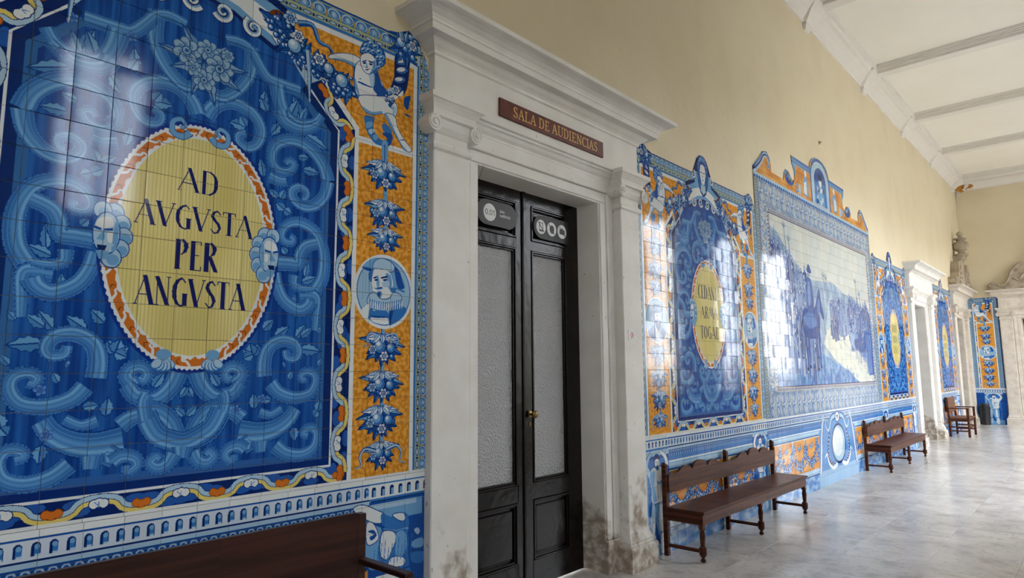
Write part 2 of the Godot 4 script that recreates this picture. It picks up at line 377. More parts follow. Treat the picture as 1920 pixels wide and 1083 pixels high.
# ------------------------------------------------------------------ mesh building
class MB:
	var v := PackedVector3Array()
	var n := PackedVector3Array()
	var t := PackedVector2Array()
	var c := PackedColorArray()
	var ix := PackedInt32Array()
	var tint := Color.WHITE
	var uvo := Vector2.ZERO   # u = (x - uvo.x) * uvs.x, v = (uvo.y - y) * uvs.y
	var uvs := Vector2.ONE
	var zu := 0.0   # how far depth shifts u, so that returns are not streaked

	func put(p: Vector3, nn: Vector3) -> int:
		v.append(p)
		n.append(nn)
		t.append(Vector2((p.x + p.z * zu - uvo.x) * uvs.x, (uvo.y - p.y) * uvs.y))
		c.append(tint)
		return v.size() - 1

	# a flat convex face that looks towards out
	func face(p: PackedVector3Array, out: Vector3) -> void:
		var nn := Vector3.ZERO
		for i in range(1, p.size() - 1):
			nn += (p[i] - p[0]).cross(p[i + 1] - p[0])
		if nn.length() < 1e-12:
			return
		nn = nn.normalized()
		var flip := nn.dot(out) > 0.0
		if nn.dot(out) < 0.0:
			nn = -nn
		var b := v.size()
		for q in p:
			put(q, nn)
		for i in range(1, p.size() - 1):
			if flip:
				ix.append_array(PackedInt32Array([b, b + i + 1, b + i]))
			else:
				ix.append_array(PackedInt32Array([b, b + i, b + i + 1]))

	# a quad with its own normals at the corners
	func soft(p: PackedVector3Array, nn: PackedVector3Array) -> void:
		var g := (p[1] - p[0]).cross(p[2] - p[0])
		if g.length() < 1e-14:
			g = (p[2] - p[0]).cross(p[3] - p[0])
		var b := v.size()
		for i in 4:
			put(p[i], nn[i])
		if g.dot(nn[0] + nn[2]) > 0.0:
			ix.append_array(PackedInt32Array([b, b + 2, b + 1, b, b + 3, b + 2]))
		else:
			ix.append_array(PackedInt32Array([b, b + 1, b + 2, b, b + 2, b + 3]))

	func box(a: Vector3, e: Vector3, bev := 0.0) -> void:
		var lo := Vector3(minf(a.x, e.x), minf(a.y, e.y), minf(a.z, e.z))
		var hi := Vector3(maxf(a.x, e.x), maxf(a.y, e.y), maxf(a.z, e.z))
		var mid := (lo + hi) * 0.5
		var h := (hi - lo) * 0.5
		bev = minf(bev, minf(h.x, minf(h.y, h.z)) * 0.6)
		var k := h - Vector3(bev, bev, bev)
		for ax in 3:
			var u := (ax + 1) % 3
			var w := (ax + 2) % 3
			for s in [-1.0, 1.0]:
				var q := PackedVector3Array()
				for cc in [[-1, -1], [1, -1], [1, 1], [-1, 1]]:
					var d := Vector3.ZERO
					d[ax] = s * h[ax]
					d[u] = cc[0] * k[u]
					d[w] = cc[1] * k[w]
					q.append(mid + d)
				var o := Vector3.ZERO
				o[ax] = s
				face(q, o)
		if bev <= 0.0:
			return
		for ax in 3:
			var u := (ax + 1) % 3
			var w := (ax + 2) % 3
			for su in [-1.0, 1.0]:
				for sw in [-1.0, 1.0]:
					var q := PackedVector3Array()
					for cc in [[-1, 0], [1, 0], [1, 1], [-1, 1]]:
						var d := Vector3.ZERO
						d[ax] = cc[0] * k[ax]
						d[u] = su * (h[u] if cc[1] == 0 else k[u])
						d[w] = sw * (k[w] if cc[1] == 0 else h[w])
						q.append(mid + d)
					var o := Vector3.ZERO
					o[u] = su
					o[w] = sw
					face(q, o)
		for sx in [-1.0, 1.0]:
			for sy in [-1.0, 1.0]:
				for sz in [-1.0, 1.0]:
					face(PackedVector3Array([mid + Vector3(sx * h.x, sy * k.y, sz * k.z), mid + Vector3(sx * k.x, sy * h.y, sz * k.z), mid + Vector3(sx * k.x, sy * k.y, sz * h.z)]), Vector3(sx, sy, sz))

	# stacked rectangles: prof = [[grow, y], ...] round the plan x0..x1, z0..z1 (z0 stays at the wall)
	func ledge(x0: float, x1: float, z0: float, z1: float, prof: Array, back := false) -> void:
		for i in prof.size() - 1:
			var e0: float = prof[i][0]
			var y0: float = prof[i][1]
			var e1: float = prof[i + 1][0]
			var y1: float = prof[i + 1][1]
			var dn := Vector3(0, -1 if e1 > e0 else 1, 0) * (0.0 if is_equal_approx(e0, e1) else 1.0)
			if absf(y1 - y0) < 1e-5:
				dn *= 50.0
			face(PackedVector3Array([Vector3(x0 - e0, y0, z1 + e0), Vector3(x1 + e0, y0, z1 + e0), Vector3(x1 + e1, y1, z1 + e1), Vector3(x0 - e1, y1, z1 + e1)]), Vector3(0, 0, 1) + dn)
			face(PackedVector3Array([Vector3(x0 - e0, y0, z0), Vector3(x0 - e0, y0, z1 + e0), Vector3(x0 - e1, y1, z1 + e1), Vector3(x0 - e1, y1, z0)]), Vector3(-1, 0, 0) + dn)
			face(PackedVector3Array([Vector3(x1 + e0, y0, z0), Vector3(x1 + e0, y0, z1 + e0), Vector3(x1 + e1, y1, z1 + e1), Vector3(x1 + e1, y1, z0)]), Vector3(1, 0, 0) + dn)
			if back:
				face(PackedVector3Array([Vector3(x0 - e0, y0, z0), Vector3(x1 + e0, y0, z0), Vector3(x1 + e1, y1, z0), Vector3(x0 - e1, y1, z0)]), Vector3(0, 0, -1))
		var a: Array = prof[0]
		var b: Array = prof[-1]
		face(PackedVector3Array([Vector3(x0 - a[0], a[1], z0), Vector3(x1 + a[0], a[1], z0), Vector3(x1 + a[0], a[1], z1 + a[0]), Vector3(x0 - a[0], a[1], z1 + a[0])]), Vector3(0, -1, 0))
		face(PackedVector3Array([Vector3(x0 - b[0], b[1], z0), Vector3(x1 + b[0], b[1], z0), Vector3(x1 + b[0], b[1], z1 + b[0]), Vector3(x0 - b[0], b[1], z1 + b[0])]), Vector3(0, 1, 0))

	# a lathed shape about an upright axis: prof = [[r, y], ...]
	func lathe(at: Vector3, prof: Array, seg := 16) -> void:
		for i in prof.size() - 1:
			var r0: float = prof[i][0]
			var y0: float = prof[i][1]
			var r1: float = prof[i + 1][0]
			var y1: float = prof[i + 1][1]
			var sl := Vector2(y1 - y0, r0 - r1).normalized()
			for k in seg:
				var a0 := TAU * k / seg
				var a1 := TAU * (k + 1) / seg
				var d0 := Vector3(cos(a0), 0, sin(a0))
				var d1 := Vector3(cos(a1), 0, sin(a1))
				soft(PackedVector3Array([at + d0 * r0 + Vector3(0, y0, 0), at + d1 * r0 + Vector3(0, y0, 0), at + d1 * r1 + Vector3(0, y1, 0), at + d0 * r1 + Vector3(0, y1, 0)]), PackedVector3Array([d0 * sl.x + Vector3(0, sl.y, 0), d1 * sl.x + Vector3(0, sl.y, 0), d1 * sl.x + Vector3(0, sl.y, 0), d0 * sl.x + Vector3(0, sl.y, 0)]))

	# a tube along points, radius per point
	func tube(p: PackedVector3Array, r: PackedFloat32Array, seg := 8) -> void:
		var side := Vector3.ZERO
		var prev := []
		for i in p.size():
			var d := (p[mini(i + 1, p.size() - 1)] - p[maxi(i - 1, 0)]).normalized()
			if side == Vector3.ZERO:
				side = d.cross(Vector3(0.3, 1, 0.2)).normalized()
			side = (side - d * side.dot(d)).normalized()
			var up := d.cross(side)
			var ring := []
			for k in seg:
				var a := TAU * k / seg
				var o := side * cos(a) + up * sin(a)
				ring.append([p[i] + o * r[i], o])
			if i > 0:
				for k in seg:
					var k2 := (k + 1) % seg
					soft(PackedVector3Array([prev[k][0], prev[k2][0], ring[k2][0], ring[k][0]]), PackedVector3Array([prev[k][1], prev[k2][1], ring[k2][1], ring[k][1]]))
			if i == 0 or i == p.size() - 1:
				var q := PackedVector3Array()
				for e in ring:
					q.append(e[0])
				face(q, -d if i == 0 else d)
			prev = ring

	# an outline in x,y pushed out from z0 to z1, with an optional bevelled front edge
	func slab(p: PackedVector2Array, z0: float, z1: float, with_back := true) -> void:
		if Geometry2D.is_polygon_clockwise(p):
			p.reverse()
		var tri := Geometry2D.triangulate_polygon(p)
		for z in ([z0, z1] if with_back else [z1]):
			var o := Vector3(0, 0, 1 if z == z1 else -1)
			for i in range(0, tri.size(), 3):
				face(PackedVector3Array([Vector3(p[tri[i]].x, p[tri[i]].y, z), Vector3(p[tri[i + 1]].x, p[tri[i + 1]].y, z), Vector3(p[tri[i + 2]].x, p[tri[i + 2]].y, z)]), o)
		for i in p.size():
			var a := p[i]
			var b := p[(i + 1) % p.size()]
			var o := Vector3((b - a).y, -(b - a).x, 0)
			face(PackedVector3Array([Vector3(a.x, a.y, z0), Vector3(b.x, b.y, z0), Vector3(b.x, b.y, z1), Vector3(a.x, a.y, z1)]), o)

	func mesh(mat: Material) -> ArrayMesh:
		var m := ArrayMesh.new()
		var arr := []
		arr.resize(Mesh.ARRAY_MAX)
		arr[Mesh.ARRAY_VERTEX] = v
		arr[Mesh.ARRAY_NORMAL] = n
		arr[Mesh.ARRAY_TEX_UV] = t
		arr[Mesh.ARRAY_COLOR] = c
		arr[Mesh.ARRAY_INDEX] = ix
		m.add_surface_from_arrays(Mesh.PRIMITIVE_TRIANGLES, arr)
		m.surface_set_material(0, mat)
		return m

func rounded(points: Array) -> PackedVector2Array:
	var q := PackedVector2Array()
	for i in range(0, points.size(), 2):
		q.append(Vector2(points[i], points[i + 1]))
	return q

# a smooth curve through a flat list of points
static func curve(points: Array, per := 5) -> PackedVector2Array:
	var p := PackedVector2Array()
	for i in range(0, points.size(), 2):
		p.append(Vector2(points[i], points[i + 1]))
	if p.size() < 3:
		return p
	var q := PackedVector2Array()
	for i in p.size() - 1:
		var a := p[maxi(i - 1, 0)]
		var b := p[i]
		var c := p[i + 1]
		var d := p[mini(i + 2, p.size() - 1)]
		for k in per:
			q.append(b.cubic_interpolate(c, a, d, float(k) / per))
	q.append(p[-1])
	return q

# ------------------------------------------------------------------ painting on tiles
class Painter:
	var im: Image
	var k: float
	var u0: float
	var yt: float
	var mir := 1.0
	var w: int
	var h: int
	var sheets := {}

	func _init(ua: float, ub: float, ya: float, yb: float, kk: float) -> void:
		k = kk
		u0 = ua
		yt = yb
		w = int(ceil((ub - ua) * k))
		h = int(ceil((yb - ya) * k))
		im = Image.create_empty(w, h, false, Image.FORMAT_RGBA8)

	func at(u: float, y: float) -> Vector2:
		return Vector2((u * mir - u0) * k, (yt - y) * k)

	# fill an outline given in pixels with a colour or with a picture of the same size
	func fillp(p: PackedVector2Array, paint) -> void:
		var n := p.size()
		if n < 3:
			return
		var lo := 1e9
		var hi := -1e9
		for q in p:
			lo = minf(lo, q.y)
			hi = maxf(hi, q.y)
		var ya := maxi(0, int(floor(lo + 0.5)))
		var yb := mini(h - 1, int(ceil(hi - 0.5)))
		var flat := paint is Color
		var sheet: Image = null
		if flat and paint.a < 0.999:
			var key: int = paint.to_rgba32()
			if not sheets.has(key):
				var s := Image.create_empty(w, 1, false, Image.FORMAT_RGBA8)
				s.fill(paint)
				sheets[key] = s
			sheet = sheets[key]
		elif not flat:
			sheet = paint
		for y in range(ya, yb + 1):
			var yc := y + 0.5
			var xs := PackedFloat32Array()
			var a := p[n - 1]
			for i in n:
				var b := p[i]
				if (a.y > yc) != (b.y > yc):
					xs.append(a.x + (yc - a.y) / (b.y - a.y) * (b.x - a.x))
				a = b
			if xs.size() > 2:
				xs.sort()
			for i in range(0, xs.size() - 1, 2):
				var x0 := xs[i]
				var x1 := xs[i + 1]
				if x0 > x1:
					var sw := x0
					x0 = x1
					x1 = sw
				var xa := maxi(0, int(round(x0)))
				var xb := mini(w, int(round(x1)))
				if xb <= xa:
					continue
				if sheet == null:
					im.fill_rect(Rect2i(xa, y, xb - xa, 1), paint)
				elif flat:
					im.blend_rect(sheet, Rect2i(0, 0, xb - xa, 1), Vector2i(xa, y))
				else:
					im.blit_rect(sheet, Rect2i(xa, y, xb - xa, 1), Vector2i(xa, y))

	func poly(f: Array, paint) -> void:
		var p := PackedVector2Array()
		for i in range(0, f.size(), 2):
			p.append(at(f[i], f[i + 1]))
		fillp(p, paint)

	func pts(q: PackedVector2Array, paint) -> void:
		var p := PackedVector2Array()
		for e in q:
			p.append(at(e.x, e.y))
		fillp(p, paint)

	# the same outline with its corners rounded off
	func soft(f: Array, paint, per := 3, rim := 0.0) -> void:
		var n := f.size() / 2
		var p := PackedVector2Array()
		for i in n:
			var a := at(f[(i + n - 1) % n * 2], f[(i + n - 1) % n * 2 + 1])
			var b := at(f[i * 2], f[i * 2 + 1])
			var c := at(f[(i + 1) % n * 2], f[(i + 1) % n * 2 + 1])
			var d := at(f[(i + 2) % n * 2], f[(i + 2) % n * 2 + 1])
			for j in per:
				p.append(b.cubic_interpolate(c, a, d, float(j) / per))
		if rim > 0.0:
			for q in Geometry2D.offset_polygon(p, rim * k):
				fillp(q, Color8(20, 62, 138))
		fillp(p, paint)

	func rect(ua: float, ub: float, ya: float, yb: float, paint) -> void:
		poly([ua, ya, ub, ya, ub, yb, ua, yb], paint)

	func ell(u: float, y: float, ra: float, rb: float, paint, turn := 0.0, n := 18) -> void:
		var p := PackedVector2Array()
		for i in n:
			var d := Vector2(cos(TAU * i / n) * ra, sin(TAU * i / n) * rb).rotated(turn)
			p.append(at(u + d.x, y + d.y))
		fillp(p, paint)

	# a brush stroke along a curve; side shifts it across (in stroke widths)
	func band(q: PackedVector2Array, wa: float, wb: float, paint, side := 0.0, share := 1.0) -> void:
		var n := q.size()
		if n < 2:
			return
		var la := PackedVector2Array()
		var lb := PackedVector2Array()
		for i in n:
			var d := (q[mini(i + 1, n - 1)] - q[maxi(i - 1, 0)]).normalized()
			var nn := Vector2(-d.y, d.x)
			var ww := lerpf(wa, wb, float(i) / (n - 1))
			var c := q[i] + nn * (ww * side)
			la.append(at(c.x + nn.x * ww * share * 0.5, c.y + nn.y * ww * share * 0.5))
			lb.append(at(c.x - nn.x * ww * share * 0.5, c.y - nn.y * ww * share * 0.5))
		for i in n - 1:
			fillp(PackedVector2Array([la[i], la[i + 1], lb[i + 1], lb[i]]), paint)

	func line(f: Array, width: float, paint) -> void:
		var q := PackedVector2Array()
		for i in range(0, f.size(), 2):
			q.append(Vector2(f[i], f[i + 1]))
		band(q, width, width, paint)

	# a leaf with a notched edge, mid rib and veins
	func leaf(ua: float, ya: float, ub: float, yb: float, wid: float, dark: Color, mid: Color, pale: Color) -> void:
		var a := Vector2(ua, ya)
		var d := Vector2(ub, yb) - a
		var nn := Vector2(-d.y, d.x).normalized()
		var lft := PackedVector2Array()
		var rgt := PackedVector2Array()
		for i in 9:
			var t := i / 8.0
			var b := sin(PI * pow(t, 0.75)) * wid * 0.5 * (1.0 if i % 2 == 1 else 0.74)
			lft.append(a + d * t + nn * b)
			rgt.append(a + d * (t - 0.03) - nn * b)
		var all := lft.duplicate()
		rgt.reverse()
		all.append_array(rgt)
		var c := a + d * 0.5
		var big := PackedVector2Array()
		for e in all:
			big.append(c + (e - c) * 1.16)
		pts(big, dark)
		pts(all, mid)
		var half := lft.duplicate()
		half.append(a)
		pts(half, pale)
		line([ua, ya, ub, yb], wid * 0.09, dark)

	func blossom(u: float, y: float, r: float, dark: Color, mid: Color, pale: Color, petals := 6) -> void:
		for i in petals:
			var t := TAU * i / petals
			ell(u + cos(t) * r * 0.58, y + sin(t) * r * 0.58, r * 0.46, r * 0.38, dark, t)
			ell(u + cos(t) * r * 0.58, y + sin(t) * r * 0.58, r * 0.38, r * 0.30, pale, t)
			ell(u + cos(t) * r * 0.42, y + sin(t) * r * 0.42, r * 0.20, r * 0.16, mid, t)
		ell(u, y, r * 0.34, r * 0.34, dark)
		ell(u, y, r * 0.26, r * 0.26, pale)
		ell(u, y, r * 0.14, r * 0.14, dark)

	func fruit(u: float, y: float, r: float, dark: Color, mid: Color, pale: Color, white: Color) -> void:
		ell(u, y, r, r, dark, 0.0, 12)
		ell(u, y, r * 0.86, r * 0.86, mid, 0.0, 12)
		ell(u - r * 0.15, y + r * 0.15, r * 0.6, r * 0.6, pale, 0.0, 12)
		ell(u - r * 0.25, y + r * 0.28, r * 0.32, r * 0.30, white, 0.0, 10)

	# a scroll of acanthus: outline, body, streaks and a toothed edge
	func scroll(f: Array, wa: float, wb: float, dark: Color, mid: Color, lite: Color, shade: Color, pale: Color) -> void:
		var q := curve_of(f)
		wa *= 1.34
		wb *= 1.34
		band(q, wa, wb, dark, 0.0, 1.16)
		teeth(q, wa, wb, mid)
		band(q, wa, wb, mid)
		band(q, wa, wb, lite, 0.14, 0.50)
		band(q, wa, wb, mid, 0.10, 0.10)
		band(q, wa, wb, pale, 0.28, 0.12)
		band(q, wa, wb, shade, -0.40, 0.14)
		band(q, wa, wb, shade, -0.22, 0.05)
		band(q, wa, wb, shade, 0.45, 0.06)

	func teeth(q: PackedVector2Array, wa: float, wb: float, paint) -> void:
		var run := 0.0
		for i in range(1, q.size()):
			var d := q[i] - q[i - 1]
			var len_ := d.length()
			var nn := Vector2(-d.y, d.x).normalized()
			var steps := int(ceil(len_ / 0.008))
			for j in steps:
				var t := (j + 0.5) / steps
				var b := q[i - 1] + d * t
				var ww := lerpf(wa, wb, (i - 1 + t) / q.size()) * 0.5
				var along := d.normalized() * 0.0035
				for s in [-1.0, 1.0]:
					var e: Vector2 = b + nn * s * ww
					fillp(PackedVector2Array([at(e.x - along.x, e.y - along.y), at(e.x + along.x, e.y + along.y), at(e.x + nn.x * s * 0.005 + along.x * 0.6, e.y + nn.y * s * 0.005 + along.y * 0.6)]), paint)
			run += len_

	static func curve_of(points: Array, per := 4) -> PackedVector2Array:
		var p := PackedVector2Array()
		for i in range(0, points.size(), 2):
			p.append(Vector2(points[i], points[i + 1]))
		if p.size() < 3:
			return p
		var q := PackedVector2Array()
		for i in p.size() - 1:
			var a := p[maxi(i - 1, 0)]
			var d := p[mini(i + 2, p.size() - 1)]
			for j in per:
				q.append(p[i].cubic_interpolate(p[i + 1], a, d, float(j) / per))
		q.append(p[-1])
		return q

	func texture() -> ImageTexture:
		im.generate_mipmaps()
		return ImageTexture.create_from_image(im)

# a sheet of broken colour: noise of nw x nh cells between two colours, stretched to w x h
func mottle(w: int, h: int, nw: int, nh: int, ca: Color, cb: Color, seed_: int, freq := 0.06, sharp := 1.0) -> Image:
	var fn := FastNoiseLite.new()
	fn.seed = seed_
	fn.frequency = freq
	fn.fractal_octaves = 4
	var src := fn.get_image(nw, nh)
	src.convert(Image.FORMAT_L8)
	var d := src.get_data()
	var out := PackedByteArray()
	out.resize(nw * nh * 4)
	var lut := []
	for i in 256:
		var t := clampf((i / 255.0 - 0.5) * sharp + 0.5, 0.0, 1.0)
		var c := ca.lerp(cb, t)
		lut.append([c.r8, c.g8, c.b8])
	for i in nw * nh:
		var e: Array = lut[d[i]]
		out[i * 4] = e[0]
		out[i * 4 + 1] = e[1]
		out[i * 4 + 2] = e[2]
		out[i * 4 + 3] = 255
	var im := Image.create_from_data(nw, nh, false, Image.FORMAT_RGBA8, out)
	im.resize(w, h, Image.INTERPOLATE_BILINEAR)
	return im

# ------------------------------------------------------------------ the painted designs
func col8(r: int, g: int, b: int, a := 255) -> Color:
	return Color8(r, g, b, a)

var INK := [Color8(14, 40, 104), Color8(24, 78, 160), Color8(52, 118, 192), Color8(112, 166, 214), Color8(172, 203, 226), Color8(228, 232, 234), Color8(222, 144, 46), Color8(230, 208, 116)]

func draw_list(p: Painter, list: Array, swap := 0.0) -> void:
	for e in list:
		p.soft(e[1], INK[e[0]], 3, 0.0035 if e[0] >= 4 and e[1].size() > 12 else 0.0)

# alternating shells and palmettes on a running double ribbon, along a straight line
func running_scroll(p: Painter, a: Vector2, b: Vector2, half: float, first: int) -> void:
	var d := (b - a)
	var total := d.length()
	d = d.normalized()
	var nn := Vector2(-d.y, d.x)
	var step := 0.1435
	var n := int(round(total / step))
	step = total / maxi(n, 1)
	var amp := half * 0.62
	var q := PackedVector2Array()
	var m := n * 8
	for i in m + 1:
		var t := float(i) / 8.0
		var ph := PI * (t + first)
		q.append(a + d * (t * step + sin(ph * 2.0) * 0.016) + nn * cos(ph) * amp)
	p.band(q, half * 1.02, half * 1.02, INK[0])
	p.band(q, half * 0.90, half * 0.90, INK[4])
	p.band(q, half * 0.90, half * 0.90, INK[7], -0.27, 0.46)
	p.band(q, half * 0.90, half * 0.90, INK[0], -0.02, 0.06)
	for i in n + 1:
		var c := a + d * (i * step)
		var s := 1.0 if (i + first) % 2 == 0 else -1.0
		if s > 0.0:
			c += nn * half * 0.30
			for t in [-1.0, 0.0, 1.0]:
				p.ell(c.x + d.x * t * half * 0.42 - nn.x * half * 0.10 * absf(t), c.y + d.y * t * half * 0.42 - nn.y * half * 0.10 * absf(t), half * 0.48, half * 0.48, INK[0], 0, 10)
			for t in [-1.0, 0.0, 1.0]:
				p.ell(c.x + d.x * t * half * 0.42 - nn.x * half * 0.10 * absf(t), c.y + d.y * t * half * 0.42 - nn.y * half * 0.10 * absf(t), half * 0.40, half * 0.40, INK[5], 0, 10)
				p.line([c.x - nn.x * half * 0.3, c.y - nn.y * half * 0.3, c.x + d.x * t * half * 0.4 + nn.x * half * 0.1, c.y + d.y * t * half * 0.4 + nn.y * half * 0.1], half * 0.06, INK[2])
		else:
			c -= nn * half * 0.30
			for t in [-1.0, 0.0, 1.0]:
				p.ell(c.x + d.x * t * half * 0.46 + nn.x * half * 0.12 * absf(t), c.y + d.y * t * half * 0.46 + nn.y * half * 0.12 * absf(t), half * 0.44, half * 0.44, Color8(140, 70, 20), 0, 10)
			for t in [-1.0, 0.0, 1.0]:
				p.ell(c.x + d.x * t * half * 0.46 + nn.x * half * 0.12 * absf(t), c.y + d.y * t * half * 0.46 + nn.y * half * 0.12 * absf(t), half * 0.37, half * 0.37, Color8(214, 116, 40), 0, 10)

func egg_row(p: Painter, a: Vector2, b: Vector2, wid: float, step: float) -> void:
	var d := (b - a)
	var n := int(d.length() / step)
	d = d.normalized()
	var nn := Vector2(-d.y, d.x)
	var turn := d.angle()
	p.band(PackedVector2Array([a, b]), wid, wid, INK[2])
	for i in n:
		var c := a + d * (i + 0.5) * (a.distance_to(b) / n)
		p.ell(c.x, c.y, step * 0.46, wid * 0.48, INK[4], turn, 14)
		p.ell(c.x - nn.x * wid * 0.06, c.y - nn.y * wid * 0.06, step * 0.36, wid * 0.38, INK[1], turn, 14)
		p.ell(c.x - nn.x * wid * 0.08, c.y - nn.y * wid * 0.08, step * 0.29, wid * 0.34, INK[3], turn, 14)
		p.ell(c.x - nn.x * wid * 0.05, c.y - nn.y * wid * 0.05, step * 0.13, wid * 0.22, INK[4], turn, 10)
		var e := a + d * (i + 1.0) * (a.distance_to(b) / n)
		p.poly([e.x - d.x * step * 0.10 - nn.x * wid * 0.42, e.y - d.y * step * 0.10 - nn.y * wid * 0.42, e.x + d.x * step * 0.10 - nn.x * wid * 0.42, e.y + d.y * step * 0.10 - nn.y * wid * 0.42, e.x + nn.x * wid * 0.3, e.y + nn.y * wid * 0.3], Color8(196, 166, 84))

func bead_row(p: Painter, a: Vector2, b: Vector2, wid: float, step: float) -> void:
	var d := (b - a)
	var n := int(d.length() / step)
	d = d.normalized()
	var turn := d.angle()
	p.band(PackedVector2Array([a, b]), wid, wid, Color8(150, 172, 160))
	for i in n:
		var c := a + d * (i + 0.5) * (a.distance_to(b) / n)
		p.ell(c.x, c.y, step * 0.34, wid * 0.40, INK[0], turn, 12)
		p.ell(c.x, c.y, step * 0.27, wid * 0.28, INK[4], turn, 12)
		var e := a + d * (i + 1.0) * (a.distance_to(b) / n)
		p.ell(e.x, e.y, step * 0.09, wid * 0.34, INK[0], turn, 8)

# a hanging bunch: pale leaves on top, fruit, grapes and dark leaves below
func bunch(p: Painter, u: float, y: float, sz: float, r: RandomNumberGenerator, leaves_up := true) -> void:
	for i in 7:
		var t := -2.7 + i * 0.38 + r.randf_range(-0.12, 0.12)
		var l := sz * r.randf_range(0.75, 1.05)
		p.leaf(u, y, u + cos(t) * l, y + sin(t) * l * 0.85, sz * 0.42, INK[0], INK[1], INK[2])
	for s in [-1.0, 1.0]:
		p.leaf(u, y + sz * 0.2, u + s * sz * 1.05, y + sz * r.randf_range(-0.1, 0.25), sz * 0.34, INK[0], INK[1], INK[3])
	for i in 11:
		var t := r.randf() * TAU
		var d := sz * 0.55 * sqrt(r.randf())
		p.fruit(u + cos(t) * d * 1.2, y - sz * 0.12 + sin(t) * d * 0.8, sz * r.randf_range(0.11, 0.17), INK[0], INK[1], INK[2], INK[4])
	p.fruit(u - sz * 0.12, y - sz * 0.05, sz * 0.30, INK[0], INK[2], INK[3], INK[5])
	p.fruit(u + sz * 0.38, y - sz * 0.10, sz * 0.22, INK[0], INK[2], INK[3], INK[5])
	p.blossom(u + sz * 0.08, y - sz * 0.42, sz * 0.2, INK[0], INK[2], INK[5])
	p.blossom(u - sz * 0.45, y - sz * 0.18, sz * 0.19, INK[0], INK[2], INK[4])
	if leaves_up:
		for i in 5:
			var t := PI * (0.06 + 0.22 * i)
			p.leaf(u, y + sz * 0.34, u + cos(t) * sz * 0.85, y + sz * 0.34 + sin(t) * sz * 0.10 - sz * 0.06 * absf(i - 2), sz * 0.26, INK[1], INK[4], INK[5])
		for s in [-0.5, 0.0, 0.5]:
			p.leaf(u + s * sz * 0.25, y + sz * 0.40, u + s * sz * 0.9, y + sz * 0.05, sz * 0.22, INK[1], INK[4], INK[5])

func ribbon_ends(p: Painter, u: float, y: float, sz: float) -> void:
	for s in [-1.0, 1.0]:
		p.band(curve([u + s * sz * 0.3, y, u + s * sz * 0.9, y + sz * 0.15, u + s * sz * 1.2, y - sz * 0.2, u + s * sz * 1.1, y - sz * 0.6, u + s * sz * 1.45, y - sz * 0.7]), sz * 0.2, sz * 0.06, INK[1])
		p.band(curve([u + s * sz * 0.3, y, u + s * sz * 0.9, y + sz * 0.15, u + s * sz * 1.2, y - sz * 0.2, u + s * sz * 1.1, y - sz * 0.6, u + s * sz * 1.45, y - sz * 0.7]), sz * 0.2, sz * 0.06, INK[4], 0.1, 0.5)

# a portrait head in a round medallion, drawn other than the traced one: bearded man in a soft hat
func bearded(p: Painter, u: float, y: float, r: float) -> void:
	p.poly([u - r * 0.85, y - r * 0.55, u - r * 0.3, y - r * 0.25, u + r * 0.35, y - r * 0.25, u + r * 0.85, y - r * 0.5, u + r * 0.6, y - r * 0.85, u - r * 0.5, y - r * 0.9], INK[2])
	p.poly([u - r * 0.2, y - r * 0.2, u + r * 0.3, y - r * 0.2, u + r * 0.25, y - r * 0.9, u - r * 0.1, y - r * 0.9], INK[5])
	p.poly([u - r * 0.8, y - r * 0.6, u - r * 0.35, y - r * 0.3, u - r * 0.2, y - r * 0.9, u - r * 0.5, y - r * 0.88], INK[1])
	p.ell(u + r * 0.08, y + r * 0.12, r * 0.33, r * 0.45, INK[1])
	p.ell(u + r * 0.10, y + r * 0.15, r * 0.29, r * 0.40, INK[5])
	p.poly([u - r * 0.2, y, u + r * 0.4, y, u + r * 0.35, y - r * 0.3, u + r * 0.12, y - r * 0.52, u - r * 0.12, y - r * 0.3], INK[1])
	p.poly([u + r * 0.02, y - r * 0.02, u + r * 0.26, y - r * 0.02, u + r * 0.2, y - r * 0.12, u + r * 0.06, y - r * 0.12], INK[4])
	p.poly([u - r * 0.02, y + r * 0.18, u + r * 0.1, y + r * 0.2, u + r * 0.08, y + r * 0.24, u - r * 0.02, y + r * 0.22], INK[0])
	p.poly([u + r * 0.18, y + r * 0.2, u + r * 0.32, y + r * 0.18, u + r * 0.32, y + r * 0.22, u + r * 0.2, y + r * 0.24], INK[0])
	p.poly([u + r * 0.13, y + r * 0.18, u + r * 0.2, y + r * 0.02, u + r * 0.12, y + r * 0.02], INK[3])
	p.poly([u - r * 0.55, y + r * 0.35, u - r * 0.2, y + r * 0.72, u + r * 0.3, y + r * 0.74, u + r * 0.55, y + r * 0.5, u + r * 0.4, y + r * 0.34, u - r * 0.2, y + r * 0.3, u - r * 0.5, y + r * 0.1], INK[1])
	p.poly([u - r * 0.4, y + r * 0.42, u - r * 0.15, y + r * 0.66, u + r * 0.25, y + r * 0.66, u + r * 0.4, y + r * 0.5, u, y + r * 0.44], INK[3])
	p.poly([u - r * 0.5, y + r * 0.15, u - r * 0.28, y + r * 0.3, u - r * 0.24, y - r * 0.05, u - r * 0.4, y - r * 0.1], INK[2])

